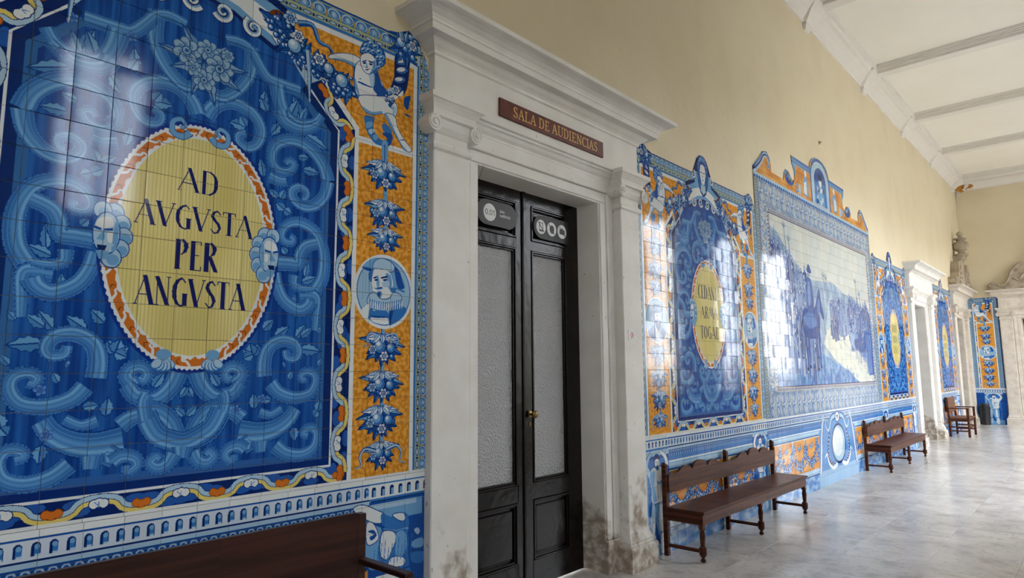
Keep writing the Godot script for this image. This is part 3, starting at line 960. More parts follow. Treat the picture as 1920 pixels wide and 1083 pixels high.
# a wind mask at the side of the oval
func wind_mask(p: Painter, u: float, y: float, s: float) -> void:
	p.mir = s
	for e in [[-0.03, 0.09, 0.045], [-0.06, 0.05, 0.04], [-0.07, 0.0, 0.04], [-0.06, -0.05, 0.04], [-0.03, -0.09, 0.045], [0.01, 0.095, 0.04]]:
		p.ell(u + e[0], y + e[1], e[2] * 0.85, e[2] * 0.95, INK[1])
		p.ell(u + e[0], y + e[1], e[2] * 0.76, e[2] * 0.86, INK[4])
		p.ell(u + e[0] - 0.006, y + e[1] - 0.008, e[2] * 0.5, e[2] * 0.5, INK[3])
	p.ell(u - 0.008, y + 0.005, 0.05, 0.088, INK[1])
	p.ell(u - 0.008, y + 0.005, 0.046, 0.082, INK[4])
	p.soft([u - 0.02, y + 0.07, u + 0.02, y + 0.06, u + 0.03, y + 0.02, u - 0.03, y + 0.035], INK[5])
	p.soft([u - 0.045, y - 0.0, u - 0.012, y + 0.008, u - 0.016, y - 0.03, u - 0.04, y - 0.04], INK[5])
	p.soft([u - 0.05, y + 0.05, u - 0.036, y + 0.05, u - 0.03, y - 0.06, u - 0.046, y - 0.05], INK[3])
	p.poly([u - 0.03, y + 0.028, u + 0.0, y + 0.022, u + 0.002, y + 0.014, u - 0.028, y + 0.018], INK[1])
	p.poly([u + 0.01, y + 0.022, u + 0.034, y + 0.03, u + 0.036, y + 0.02, u + 0.012, y + 0.014], INK[1])
	p.poly([u + 0.0, y + 0.02, u + 0.026, y - 0.022, u + 0.004, y - 0.026, u - 0.004, y - 0.018], INK[3])
	p.poly([u - 0.03, y - 0.03, u + 0.026, y - 0.03, u + 0.036, y - 0.042, u - 0.038, y - 0.044], INK[4])
	p.poly([u - 0.012, y - 0.044, u + 0.022, y - 0.044, u + 0.018, y - 0.064, u - 0.006, y - 0.064], INK[0])
	p.poly([u - 0.02, y - 0.066, u + 0.026, y - 0.066, u + 0.012, y - 0.10, u - 0.02, y - 0.10], INK[3])
	p.mir = 1.0

# one stroke of a letter as [x0, y0, x1, y1, weight] in a unit-high cell; weight 1 is a thick stem
const LETTERS := {
	"A": [0.80, [[0.02, 0, 0.42, 1, 0.16], [0.40, 1, 0.74, 0, 1.0], [0.16, 0.33, 0.62, 0.33, 0.14], [-0.04, 0.0, 0.12, 0.0, 0.2], [0.62, 0.0, 0.86, 0.0, 0.2]]],
	"D": [0.72, [[0.14, 0, 0.14, 1, 1.0], [0.05, 1, 0.36, 1, 0.2], [0.05, 0, 0.36, 0, 0.2], [0.36, 1, 0.54, 0.88, 0.5], [0.54, 0.88, 0.62, 0.66, 0.9], [0.62, 0.66, 0.62, 0.34, 1.0], [0.62, 0.34, 0.54, 0.12, 0.9], [0.54, 0.12, 0.36, 0, 0.5]]],
	"V": [0.76, [[0.06, 1, 0.40, 0, 1.0], [0.40, 0, 0.74, 1, 0.16], [-0.04, 1, 0.2, 1, 0.2], [0.64, 1, 0.82, 1, 0.2]]],
	"G": [0.72, [[0.62, 0.86, 0.46, 1.0, 0.3], [0.46, 1, 0.28, 0.94, 0.5], [0.28, 0.94, 0.13, 0.74, 0.9], [0.13, 0.74, 0.10, 0.5, 1.0], [0.10, 0.5, 0.13, 0.26, 1.0], [0.13, 0.26, 0.28, 0.05, 0.8], [0.28, 0.05, 0.46, 0, 0.4], [0.46, 0, 0.6, 0.06, 0.4], [0.6, 0.02, 0.6, 0.44, 1.0], [0.48, 0.44, 0.72, 0.44, 0.2]]],
	"S": [0.54, [[0.48, 0.84, 0.34, 0.98, 0.3], [0.34, 0.98, 0.16, 0.92, 0.5], [0.16, 0.92, 0.09, 0.74, 0.8], [0.09, 0.74, 0.22, 0.56, 1.0], [0.22, 0.56, 0.38, 0.42, 1.0], [0.38, 0.42, 0.46, 0.24, 0.9], [0.46, 0.24, 0.36, 0.05, 0.6], [0.36, 0.05, 0.2, 0.01, 0.4], [0.2, 0.01, 0.04, 0.16, 0.3]]],
	"T": [0.62, [[0.31, 0, 0.31, 1, 1.0], [0.02, 1, 0.60, 1, 0.2], [0.02, 1, 0.02, 0.88, 0.2], [0.60, 1, 0.60, 0.88, 0.2], [0.18, 0, 0.44, 0, 0.2]]],
	"P": [0.58, [[0.16, 0, 0.16, 1, 1.0], [0.06, 1, 0.34, 1, 0.2], [0.34, 1, 0.48, 0.9, 0.6], [0.48, 0.9, 0.5, 0.74, 1.0], [0.5, 0.74, 0.44, 0.58, 0.8], [0.44, 0.58, 0.3, 0.5, 0.3], [0.06, 0, 0.28, 0, 0.2]]],
	"E": [0.54, [[0.16, 0, 0.16, 1, 1.0], [0.06, 1, 0.5, 1, 0.2], [0.16, 0.52, 0.42, 0.52, 0.2], [0.06, 0, 0.52, 0, 0.2], [0.5, 1, 0.5, 0.88, 0.2], [0.52, 0, 0.52, 0.14, 0.2]]],
	"R": [0.68, [[0.16, 0, 0.16, 1, 1.0], [0.06, 1, 0.34, 1, 0.2], [0.34, 1, 0.48, 0.9, 0.6], [0.48, 0.9, 0.5, 0.76, 1.0], [0.5, 0.76, 0.44, 0.6, 0.8], [0.44, 0.6, 0.28, 0.52, 0.3], [0.30, 0.52, 0.60, 0, 1.0], [0.06, 0, 0.28, 0, 0.2]]],
	"N": [0.74, [[0.12, 0, 0.12, 1, 0.16], [0.08, 1, 0.60, 0, 1.0], [0.62, 0, 0.62, 1, 0.16], [0.02, 0, 0.22, 0, 0.2], [0.54, 1, 0.72, 1, 0.2]]],
	"C": [0.62, [[0.56, 0.84, 0.42, 1.0, 0.3], [0.42, 1, 0.26, 0.94, 0.5], [0.26, 0.94, 0.12, 0.74, 0.9], [0.12, 0.74, 0.09, 0.5, 1.0], [0.09, 0.5, 0.12, 0.26, 1.0], [0.12, 0.26, 0.26, 0.05, 0.8], [0.26, 0.05, 0.42, 0, 0.4], [0.42, 0, 0.56, 0.14, 0.3]]],
	"M": [0.96, [[0.02, 0, 0.26, 1, 0.16], [0.24, 1, 0.50, 0.2, 1.0], [0.50, 0.2, 0.72, 1, 0.16], [0.70, 1, 0.92, 0, 1.0], [-0.04, 0, 0.1, 0, 0.2]]],
	"O": [0.74, [[0.36, 1, 0.2, 0.9, 0.4], [0.2, 0.9, 0.11, 0.68, 1.0], [0.11, 0.68, 0.11, 0.32, 1.0], [0.11, 0.32, 0.2, 0.1, 1.0], [0.2, 0.1, 0.36, 0, 0.4], [0.36, 0, 0.52, 0.1, 0.4], [0.52, 0.1, 0.62, 0.32, 1.0], [0.62, 0.32, 0.62, 0.68, 1.0], [0.62, 0.68, 0.52, 0.9, 1.0], [0.52, 0.9, 0.36, 1, 0.4]]],
	"L": [0.52, [[0.16, 0, 0.16, 1, 1.0], [0.06, 1, 0.28, 1, 0.2], [0.06, 0, 0.5, 0, 0.2], [0.5, 0, 0.5, 0.16, 0.2]]],
	"U": [0.72, [[0.14, 1, 0.14, 0.3, 1.0], [0.14, 0.3, 0.24, 0.06, 0.9], [0.24, 0.06, 0.4, 0, 0.4], [0.4, 0, 0.56, 0.1, 0.3], [0.56, 0.1, 0.6, 0.3, 0.2], [0.6, 0.3, 0.6, 1, 0.2], [0.04, 1, 0.26, 1, 0.2], [0.5, 1, 0.7, 1, 0.2]]],
	"I": [0.32, [[0.16, 0, 0.16, 1, 1.0], [0.06, 1, 0.26, 1, 0.2], [0.06, 0, 0.26, 0, 0.2]]],
	" ": [0.40, []],
}

func write(p: Painter, text: String, ua: float, ub: float, ya: float, yb: float, ink: Color, weight := 0.15) -> void:
	var total := 0.0
	for ch in text:
		total += LETTERS[ch][0] + 0.06
	total -= 0.06
	var sx := (ub - ua) / total
	var sy := yb - ya
	var x := 0.0
	for ch in text:
		for e in LETTERS[ch][1]:
			var a := Vector2(ua + (x + e[0]) * sx, ya + e[1] * sy)
			var b := Vector2(ua + (x + e[2]) * sx, ya + e[3] * sy)
			var wd: float = maxf(0.0036, e[4] * weight * sy)
			var d := (b - a).normalized()
			# stems keep flat ends: a thick stroke is a parallelogram cut level
			if e[4] > 0.6 and absf(d.y) > 0.5:
				var hx: float = wd * 0.5
				p.poly([a.x - hx, a.y, a.x + hx, a.y, b.x + hx, b.y, b.x - hx, b.y], ink)
			else:
				p.line([a.x - d.x * wd * 0.2, a.y - d.y * wd * 0.2, b.x + d.x * wd * 0.2, b.y + d.y * wd * 0.2], wd, ink)
		x += LETTERS[ch][0] + 0.06

const P_TOP := 3.66
const P_LOW := 0.95

func motto_base(kk: float) -> Painter:
	var p := Painter.new(-1.325, 1.325, P_LOW, P_TOP, kk)
	var r := RandomNumberGenerator.new()
	r.seed = 7
	p.im.fill(INK[4])
	var field := mottle(p.w, p.h, 900, 40, Color8(16, 60, 140), Color8(38, 102, 184), 3, 0.07, 2.0)
	var orange := mottle(p.w, p.h, 900, 900, Color8(206, 130, 36), Color8(240, 174, 76), 5, 0.09, 2.4)
	var lemon := mottle(p.w, p.h, 300, 60, Color8(220, 204, 128), Color8(234, 220, 154), 9, 0.05, 2.0)
	# ground fields
	for m in [1.0, -1.0]:
		p.mir = m
		p.poly([0, 1.05, 0.69, 1.05, 0.69, 2.757, 0.50, 2.945, 0.36, 3.12, 0, 3.25], field)
		p.rect(0.606, 0.646, 1.13, 2.75, Color8(52, 106, 168))
		p.rect(0.646, 0.688, 1.05, 2.757, Color8(16, 46, 112))
		p.rect(0, 0.688, 1.058, 1.092, Color8(14, 46, 118))
		p.rect(0, 0.646, 1.092, 1.124, Color8(48, 100, 170))
		p.poly([0.606, 2.72, 0.646, 2.735, 0.48, 2.90, 0.455, 2.875], Color8(52, 106, 168))
		p.poly([0.646, 2.735, 0.69, 2.757, 0.50, 2.945, 0.475, 2.915], Color8(16, 46, 112))
		# spandrel and pillar
		p.poly([1.19, 2.75, 0.81, 2.75, 0.81, 2.80, 0.60, 3.0, 0.2, 3.275, 1.19, 3.275], orange)
		p.rect(0.81, 1.19, 0.97, 2.75, orange)
		# ribbon border
		p.rect(0.69, 0.795, 0.97, 2.79, INK[0])
		p.rect(0, 0.795, 0.97, 1.052, INK[0])
		p.poly([0.69, 2.75, 0.795, 2.80, 0.59, 3.005, 0.50, 2.945], INK[0])
		for i in 26:
			p.ell(0.745 + r.randf_range(-0.04, 0.04), r.randf_range(1.0, 2.75), 0.022, 0.04, Color8(40, 92, 176), 0, 10)
			p.ell(r.randf_range(0, 0.75), 1.012 + r.randf_range(-0.02, 0.03), 0.04, 0.018, Color8(40, 92, 176), 0, 10)
		p.line([0.692, 1.05, 0.692, 2.757, 0.505, 2.945], 0.011, INK[5])
		p.line([0, 1.054, 0.692, 1.054], 0.012, INK[5])
		p.rect(0.789, 0.816, 0.97, 2.80, INK[5])
		p.poly([0.789, 2.79, 0.818, 2.805, 0.60, 3.03, 0.585, 3.0], INK[5])
		p.rect(0.79, 1.2, 2.730, 2.766, INK[5])
		running_scroll(p, Vector2(0.0, 1.0125), Vector2(0.7425, 1.0125), 0.040, 0)
		running_scroll(p, Vector2(0.7425, 1.0125), Vector2(0.7425, 2.75), 0.046, 1)
		running_scroll(p, Vector2(0.7425, 2.76), Vector2(0.59, 2.94), 0.046, 1)
		# outer border
		p.rect(1.183, 1.210, 0.97, 3.30, INK[5])
		p.rect(1.208, 1.226, 0.97, 3.30, INK[2])
		p.rect(1.224, 1.31, 0.97, 3.44, Color8(186, 190, 130))
		bead_row(p, Vector2(1.240, 0.97), Vector2(1.240, 3.44), 0.026, 0.066)
		egg_row(p, Vector2(1.280, 3.44), Vector2(1.280, 0.97), 0.046, 0.066)
		p.rect(1.3045, 1.33, 0.95, 3.50, INK[0])
		# top frieze
		p.rect(0, 1.21, 3.268, 3.298, INK[5])
		p.rect(0, 1.21, 3.298, 3.316, INK[2])
		p.rect(0, 1.21, 3.316, 3.44, Color8(186, 190, 130))
		bead_row(p, Vector2(0, 3.332), Vector2(1.2, 3.332), 0.026, 0.075)
		egg_row(p, Vector2(0.0, 3.385), Vector2(1.2, 3.385), 0.062, 0.083)
		p.rect(0, 1.33, 3.421, 3.46, INK[1])
		p.rect(0.0, 1.33, 3.455, P_TOP, INK[0])
		# bottom strip
		p.rect(0, 1.33, P_LOW, 0.974, INK[5])
	# scrollwork on the blue field
	for m in [1.0, -1.0]:
		p.mir = m
		for e in LEAVES:
			p.leaf(e[0], e[1], e[2], e[3], e[4], Color8(16, 62, 142), Color8(74, 136, 194), Color8(104, 164, 212))
		for e in BANDS:
			p.scroll(e[2], e[0], e[1], Color8(14, 56, 136), Color8(72, 134, 198), Color8(90, 150, 208), Color8(50, 108, 180), Color8(118, 174, 220))
		for i in 9:
			var uu := r.randf_range(0.1, 0.56)
			var yy := r.randf_range(1.2, 2.9)
			if absf(uu / 0.37) < 1.0 and pow(uu / 0.40, 2) + pow((yy - 2.05) / 0.56, 2) < 1.0:
				continue
			p.blossom(uu, yy, 0.022, Color8(28, 66, 156), Color8(60, 110, 186), Color8(96, 148, 210), 5)
	p.mir = 1.0
	# bouquet above the oval
	for e in [[-0.19, 2.90, 60], [0.19, 2.90, 120], [-0.1, 3.02, 0], [0.1, 2.99, 0], [0.16, 2.80, 0], [-0.05, 2.72, 0], [-0.14, 2.82, 0], [0.05, 2.70, 0]]:
		p.leaf(0.0, 2.88, e[0], e[1], 0.06, Color8(30, 76, 148), Color8(96, 142, 190), Color8(134, 172, 204))
	for e in [[-0.08, 2.91, 0.062], [0.01, 2.945, 0.05], [0.065, 2.875, 0.066], [0.0, 2.80, 0.05], [-0.05, 2.84, 0.036], [0.1, 2.95, 0.03]]:
		p.blossom(e[0], e[1], e[2], Color8(46, 90, 154), Color8(102, 146, 190), Color8(148, 182, 206), 7)
	# the oval
	var cu := 0.006
	var cy := 2.053
	p.ell(cu, cy, 0.378, 0.546, Color8(20, 50, 140), 0, 64)
	var jag := PackedVector2Array()
	for i in 220:
		var t := TAU * i / 220
		var g := 1.0 if i % 2 == 0 else 0.985
		jag.append(Vector2(cu + cos(t) * 0.368 * g, cy + sin(t) * 0.536 * g))
	p.pts(jag, INK[5])
	p.ell(cu, cy, 0.352, 0.518, Color8(206, 112, 40), 0, 64)
	for i in 30:
		var t := TAU * (i + 0.5) / 30
		var c := Vector2(cu + cos(t) * 0.335, cy + sin(t) * 0.497)
		var d := Vector2(-sin(t) * 0.335, cos(t) * 0.497).normalized()
		var o := Vector2(d.y, -d.x)
		if cos(t) < 0.0:
			d = -d
		p.band(curve([c.x + o.x * 0.02, c.y + o.y * 0.02, c.x + d.x * 0.015, c.y + d.y * 0.015, c.x - o.x * 0.004 + d.x * 0.032, c.y - o.y * 0.004 + d.y * 0.032, c.x - o.x * 0.024 + d.x * 0.03, c.y - o.y * 0.024 + d.y * 0.03]), 0.012, 0.006, INK[5])
		p.band(curve([c.x + o.x * 0.01 + d.x * 0.045, c.y + o.y * 0.01 + d.y * 0.045, c.x + d.x * 0.055, c.y + d.y * 0.055, c.x - o.x * 0.01 + d.x * 0.045, c.y - o.y * 0.01 + d.y * 0.045]), 0.005, 0.003, Color8(130, 66, 24))
	var jag2 := PackedVector2Array()
	for i in 200:
		var t := TAU * i / 200
		var g := 1.0 + 0.012 * sin(i * 2.1) + 0.01 * sin(i * 0.9)
		jag2.append(Vector2(cu + cos(t) * 0.321 * g, cy + sin(t) * 0.486 * g))
	p.pts(jag2, INK[5])
	for i in lemon.get_width() / 8:
		lemon.fill_rect(Rect2i(i * 8, 0, 2, p.h), Color8(208, 190, 112))
	p.ell(cu, cy, 0.309, 0.473, lemon, 0, 60)
	for m in [1.0, -1.0]:
		wind_mask(p, 0.345, 2.05, m)
		p.mir = m
		# shells below, ribbon curls above
		for t in [-0.8, -0.4, 0.0, 0.4, 0.8]:
			p.ell(0.10 + sin(t) * 0.035, 1.565 - cos(t) * 0.028, 0.020, 0.026, INK[2], t, 10)
			p.ell(0.10 + sin(t) * 0.034, 1.566 - cos(t) * 0.026, 0.016, 0.022, INK[4], t, 10)
		p.ell(0.10, 1.585, 0.03, 0.022, INK[3])
		p.band(curve([0.045, 2.545, 0.075, 2.520, 0.115, 2.530, 0.118, 2.575, 0.085, 2.595, 0.066, 2.570, 0.088, 2.556]), 0.034, 0.014, INK[1])
		p.band(curve([0.045, 2.545, 0.075, 2.520, 0.115, 2.530, 0.118, 2.575, 0.085, 2.595, 0.066, 2.570, 0.088, 2.556]), 0.028, 0.010, INK[3])
	p.mir = 1.0
	# crowning cartouche with a woman's head under a shell
	for m in [1.0, -1.0]:
		p.mir = m
		p.poly([0, 3.18, 0.12, 3.16, 0.22, 3.10, 0.32, 3.06, 0.40, 3.10, 0.44, 3.19, 0.38, 3.30, 0.30, 3.34, 0.20, 3.36, 0.20, 3.62, 0, 3.65], INK[0])
		p.poly([0, 3.20, 0.12, 3.18, 0.24, 3.12, 0.32, 3.085, 0.385, 3.12, 0.41, 3.19, 0.36, 3.27, 0.28, 3.30, 0.18, 3.34, 0.17, 3.46, 0, 3.46], INK[3])
		p.poly([0, 3.24, 0.14, 3.21, 0.25, 3.155, 0.32, 3.125, 0.36, 3.16, 0.34, 3.23, 0.24, 3.26, 0.12, 3.30, 0, 3.30], INK[5])
		p.ell(0.335, 3.215, 0.055, 0.06, Color8(120, 60, 22))
		for e in [[0.375, 3.155, 0.06, 3.4], [0.215, 3.135, 0.045, 2.2], [0.07, 3.155, 0.045, 3.6], [0.20, 3.42, 0.045, 1.2]]:
			var q := []
			for i in 15:
				var t: float = e[3] + i * 0.62
				var rr: float = e[2] * (1.0 - i / 17.0)
				q.append_array([e[0] + cos(t) * rr, e[1] + sin(t) * rr])
			var cq := curve(q, 2)
			p.band(cq, 0.034, 0.014, INK[0])
			p.band(cq, 0.026, 0.010, INK[5])
			p.band(cq, 0.026, 0.010, INK[3], 0.3, 0.3)
		p.poly([0.0, 3.66, 0.06, 3.645, 0.105, 3.58, 0.12, 3.48, 0.105, 3.36, 0.06, 3.26, 0, 3.22], INK[0])
		p.poly([0.0, 3.65, 0.05, 3.635, 0.095, 3.575, 0.108, 3.48, 0.095, 3.38, 0.05, 3.28, 0, 3.24], INK[2])
		for i in 5:
			var t := 0.25 + i * 0.28
			p.line([0, 3.48, sin(t) * 0.10, 3.48 + cos(t) * 0.16], 0.008, INK[4])
		p.poly([0, 3.57, 0.04, 3.56, 0.062, 3.51, 0.06, 3.44, 0.03, 3.36, 0, 3.345], INK[5])
		p.poly([0, 3.60, 0.055, 3.58, 0.085, 3.51, 0.08, 3.36, 0.06, 3.36, 0.064, 3.48, 0.045, 3.545, 0, 3.56], INK[1])
		p.poly([0.012, 3.475, 0.045, 3.48, 0.045, 3.47, 0.012, 3.464], INK[0])
		p.poly([0, 3.40, 0.022, 3.402, 0.0, 3.388], INK[1])
		p.poly([0, 3.34, 0.04, 3.35, 0.055, 3.28, 0, 3.25], INK[4])
	p.mir = 1.0
	p.poly([0.0, 3.47, 0.012, 3.42, -0.004, 3.42], INK[3])
	# garlands, putti, horns of plenty
	for m in [1.0, -1.0]:
		p.mir = m
		p.band(curve([0.44, 3.25, 0.52, 3.27, 0.56, 3.20, 0.62, 3.19, 0.66, 3.15]), 0.035, 0.012, INK[1])
		p.band(curve([0.44, 3.25, 0.52, 3.27, 0.56, 3.20, 0.62, 3.19, 0.66, 3.15]), 0.03, 0.01, INK[3], 0.2, 0.4)
		p.band(curve([0.62, 3.19, 0.64, 3.15, 0.66, 3.16, 0.66, 3.12]), 0.006, 0.004, INK[0])
		var garland := curve([0.33, 3.20, 0.40, 3.13, 0.48, 3.08, 0.58, 3.04, 0.68, 3.01, 0.77, 3.01], 2)
		for g in garland:
			for i in 4:
				var t := r.randf() * TAU
				p.leaf(g.x, g.y, g.x + cos(t) * 0.10, g.y + sin(t) * 0.10, 0.045, INK[0], INK[1], INK[2])
		for g in garland:
			for i in 7:
				p.fruit(g.x + r.randf_range(-0.045, 0.045), g.y + r.randf_range(-0.055, 0.06), r.randf_range(0.010, 0.019), INK[0], INK[1], INK[3], INK[5])
		p.fruit(0.425, 3.125, 0.042, INK[0], INK[3], INK[4], INK[5])
		p.fruit(0.70, 3.035, 0.042, INK[0], INK[3], INK[4], INK[5])
		p.fruit(0.62, 3.075, 0.032, INK[0], INK[3], INK[4], INK[5])
		p.blossom(0.445, 3.185, 0.034, INK[0], INK[2], INK[5])
		p.blossom(0.565, 3.105, 0.034, INK[0], INK[2], INK[5])
		p.blossom(0.40, 3.26, 0.04, INK[0], INK[2], INK[4])
		p.band(curve([0.50, 3.13, 0.512, 3.02, 0.516, 2.93, 0.52, 2.86]), 0.034, 0.012, INK[0])
		p.band(curve([0.50, 3.13, 0.512, 3.02, 0.516, 2.93, 0.52, 2.86]), 0.028, 0.008, INK[4])
		p.band(curve([0.50, 3.13, 0.512, 3.02, 0.516, 2.93, 0.52, 2.86]), 0.028, 0.008, INK[2], 0.3, 0.3)
		draw_list(p, CORNU)
		draw_list(p, PUTTO)
		for i in 9:
			var t := i * 0.7
			p.leaf(1.11, 3.37, 1.11 + cos(t) * 0.12, 3.37 + sin(t) * 0.12, 0.05, INK[0], INK[1], INK[2])
		for i in 16:
			p.fruit(1.12 + r.randf_range(-0.075, 0.085), 3.385 + r.randf_range(-0.06, 0.07), r.randf_range(0.012, 0.024), INK[0], INK[2], INK[3], INK[5])
		p.fruit(1.085, 3.40, 0.034, INK[0], INK[3], INK[4], INK[5])
		p.blossom(1.17, 3.405, 0.032, INK[0], INK[2], INK[5])
		p.leaf(1.10, 3.41, 1.07, 3.49, 0.035, INK[0], INK[3], INK[4])
		p.leaf(1.12, 3.41, 1.135, 3.49, 0.03, INK[0], INK[2], INK[4])
		p.blossom(1.055, 3.10, 0.028, INK[0], INK[2], INK[5])
		for i in 10:
			p.fruit(1.01 + r.randf_range(-0.03, 0.03), 3.04 + r.randf_range(-0.03, 0.03), 0.011, INK[0], INK[1], INK[3], INK[5])
		# candelabra of fruit on the pillar
		p.rect(0.982, 1.006, 2.46, 2.76, INK[3])
		p.rect(0.982, 0.988, 2.46, 2.76, INK[1])
		p.rect(0.984, 1.008, 2.2, 2.5, INK[3])
		p.rect(0.984, 1.008, 1.05, 1.75, INK[3])
		p.rect(0.984, 0.990, 1.05, 1.75, INK[1])
		for e in [[0.985, 2.600, 0.125], [0.995, 2.385, 0.115], [1.0, 2.235, 0.10], [0.995, 1.650, 0.125], [0.995, 1.452, 0.12], [0.988, 1.270, 0.125], [0.998, 1.095, 0.10]]:
			bunch(p, e[0], e[1], e[2] * 1.12, r)
		ribbon_ends(p, 0.998, 1.10, 0.11)
		ribbon_ends(p, 0.995, 1.70, 0.085)
		for i in 12:
			var a := Vector2(r.randf_range(0.84, 1.15), r.randf_range(1.0, 2.7))
			p.band(curve([a.x, a.y, a.x + 0.012, a.y + 0.02, a.x + 0.028, a.y + 0.01]), 0.004, 0.003, Color8(150, 84, 30))
		# medallion
		p.ell(1.0, 1.938, 0.196, 0.202, INK[5], 0, 48)
		p.ell(1.0, 1.938, 0.178, 0.184, INK[2], 0, 48)
		p.ell(1.0, 1.938, 0.172, 0.178, Color8(158, 194, 220), 0, 48)
		for i in 16:
			p.line([0.86 + i * 0.018, 1.86 + r.randf() * 0.1, 0.862 + i * 0.018, 2.0 + r.randf() * 0.05], 0.006, Color8(136, 178, 212))
		if m > 0.0:
			draw_list(p, PORTRAIT)
		else:
			p.mir = 1.0
			bearded(p, -1.0, 1.938, 0.19)
	p.mir = 1.0
	return p

# the large scene: a crowd of riders on a road below hills, in a carpet-like frame
const PIC_TOP := 4.52
func scene_picture(kk: float) -> Painter:
	var hw := (PIC_B - PIC_A) * 0.5
	var p := Painter.new(-hw, hw, P_LOW, PIC_TOP, kk)
	var r := RandomNumberGenerator.new()
	r.seed = 31
	p.im.fill(Color8(150, 172, 200))
	# carpet of leaves in the frame
	var grey := mottle(p.w, p.h, 300, 300, Color8(128, 150, 184), Color8(168, 184, 204), 12, 0.08, 2.2)
	p.rect(-hw, hw, 0.97, 3.80, grey)
	for lane in [[1.10, 0], [3.60, 0]]:
		var yy: float = lane[0]
		var n := 27
		for i in n:
			var u := -hw + 0.18 + (2 * hw - 0.36) * i / (n - 1)
			var s := 1.0 if i % 2 == 0 else -1.0
			p.band(curve([u - 0.09, yy + 0.10 * s, u - 0.03, yy + 0.02 * s, u + 0.0, yy - 0.09 * s, u + 0.05, yy - 0.09 * s, u + 0.09, yy + 0.10 * s]), 0.024, 0.024, Color8(206, 204, 196))
			p.leaf(u, yy + 0.02, u, yy + 0.13, 0.10, INK[1], Color8(160, 184, 212), Color8(204, 214, 224))
			p.leaf(u, yy - 0.02, u, yy - 0.13, 0.10, INK[1], Color8(150, 176, 208), Color8(196, 210, 222))
			p.leaf(u, yy, u + 0.09, yy, 0.05, INK[2], Color8(176, 194, 214), Color8(210, 218, 226))
	for m in [1.0, -1.0]:
		p.mir = m
		for i in 16:
			var yy := 1.28 + i * 0.14
			var s := 1.0 if i % 2 == 0 else -1.0
			var u := hw - 0.235
			p.band(curve([u + 0.08 * s, yy - 0.07, u + 0.02 * s, yy - 0.02, u - 0.08 * s, yy, u - 0.07 * s, yy + 0.04, u + 0.08 * s, yy + 0.07]), 0.022, 0.022, Color8(206, 204, 196))
			p.leaf(u - 0.04, yy, u + 0.07, yy + 0.03, 0.07, INK[1], Color8(156, 180, 210), Color8(200, 212, 224))
		# chain border against the motto panels
		p.rect(hw - 0.10, hw, 0.97, 3.76, Color8(150, 160, 158))
		for i in 40:
			p.ell(hw - 0.05, 1.0 + i * 0.069, 0.02, 0.026, INK[0], 0.3, 10)
			p.ell(hw - 0.05, 1.0 + i * 0.069, 0.013, 0.018, INK[4], 0.3, 10)
		p.rect(hw - 0.108, hw - 0.098, 0.97, 3.76, INK[0])
	p.mir = 1.0
	var il := -2.04
	var ir := 2.13
	var ib := 1.31
	var it := 3.37
	# beaded inner moulding
	p.rect(il - 0.06, ir + 0.06, ib - 0.06, it + 0.06, Color8(196, 190, 178))
	for i in 86:
		var u := il + (ir - il) * i / 85.0
		p.ell(u, ib - 0.035, 0.013, 0.018, INK[1], 0, 8)
		p.ell(u, it + 0.035, 0.013, 0.018, INK[1], 0, 8)
	for i in 44:
		var y := ib + (it - ib) * i / 43.0
		p.ell(il - 0.035, y, 0.018, 0.013, INK[1], 0, 8)
		p.ell(ir + 0.035, y, 0.018, 0.013, INK[1], 0, 8)
	p.rect(il - 0.012, ir + 0.012, ib - 0.012, it + 0.012, Color8(60, 62, 110))
	# sky
	var sky := mottle(p.w, p.h, 200, 60, Color8(200, 208, 210), Color8(214, 215, 208), 21, 0.03, 1.2)
	p.rect(il, ir, ib, it, sky)
	# hills
	var hill := mottle(p.w, p.h, 400, 200, Color8(128, 156, 192), Color8(172, 190, 208), 22, 0.06, 2.0)
	p.pts(clip_in(curve([il, 3.22, -1.80, 3.17, -1.55, 3.02, -1.2, 2.86, -0.8, 2.70, -0.2, 2.72, 0.3, 2.73, 0.8, 2.62, 1.2, 2.60, 1.7, 2.48, 2.0, 2.40, ir, 2.34]), ib, il, ir), hill)
	var near := mottle(p.w, p.h, 600, 300, Color8(84, 116, 174), Color8(150, 174, 206), 23, 0.07, 2.4)
	p.pts(clip_in(curve([il, 3.16, -1.7, 2.98, -1.4, 2.80, -1.1, 2.60, -0.75, 2.45, -0.5, 2.20, -0.38, 1.9, -0.3, 1.7]), ib, il, -0.3), near)
	# road
	var road := mottle(p.w, p.h, 500, 200, Color8(206, 210, 204), Color8(228, 226, 212), 24, 0.05, 2.0)
	p.poly([-0.30, 1.85, 0.05, 2.2, 0.25, 2.38, 0.7, 2.42, 0.7, 2.1, 1.1, 1.9, 1.9, 1.5, ir, 1.36, ir, ib, 0.9, ib, 0.55, 1.52, 0.1, 1.66], road)
	p.poly([0.05, 2.5, 0.45, 2.56, 0.35, 2.2, -0.2, 2.0], Color8(176, 196, 208))
	# foreground scrub
	var scrub := mottle(p.w, p.h, 400, 160, Color8(66, 112, 182), Color8(134, 172, 212), 25, 0.09, 2.2)
	p.pts(clip_in(curve([il, 1.75, -1.3, 1.66, -0.6, 1.72, -0.1, 1.66, 0.3, 1.56, 0.8, 1.48, 1.1, 1.36, 1.3, 1.315]), ib, il, 1.3), scrub)
	for i in 70:
		var u := r.randf_range(-1.0, 1.2)
		var y := r.randf_range(1.34, 1.62 - maxf(0.0, u) * 0.16)
		var t := r.randf_range(0.4, 2.7)
		p.leaf(u, y, u + cos(t) * 0.07, y + sin(t) * 0.07, 0.03, Color8(60, 104, 176), Color8(110, 154, 204), Color8(160, 190, 216))
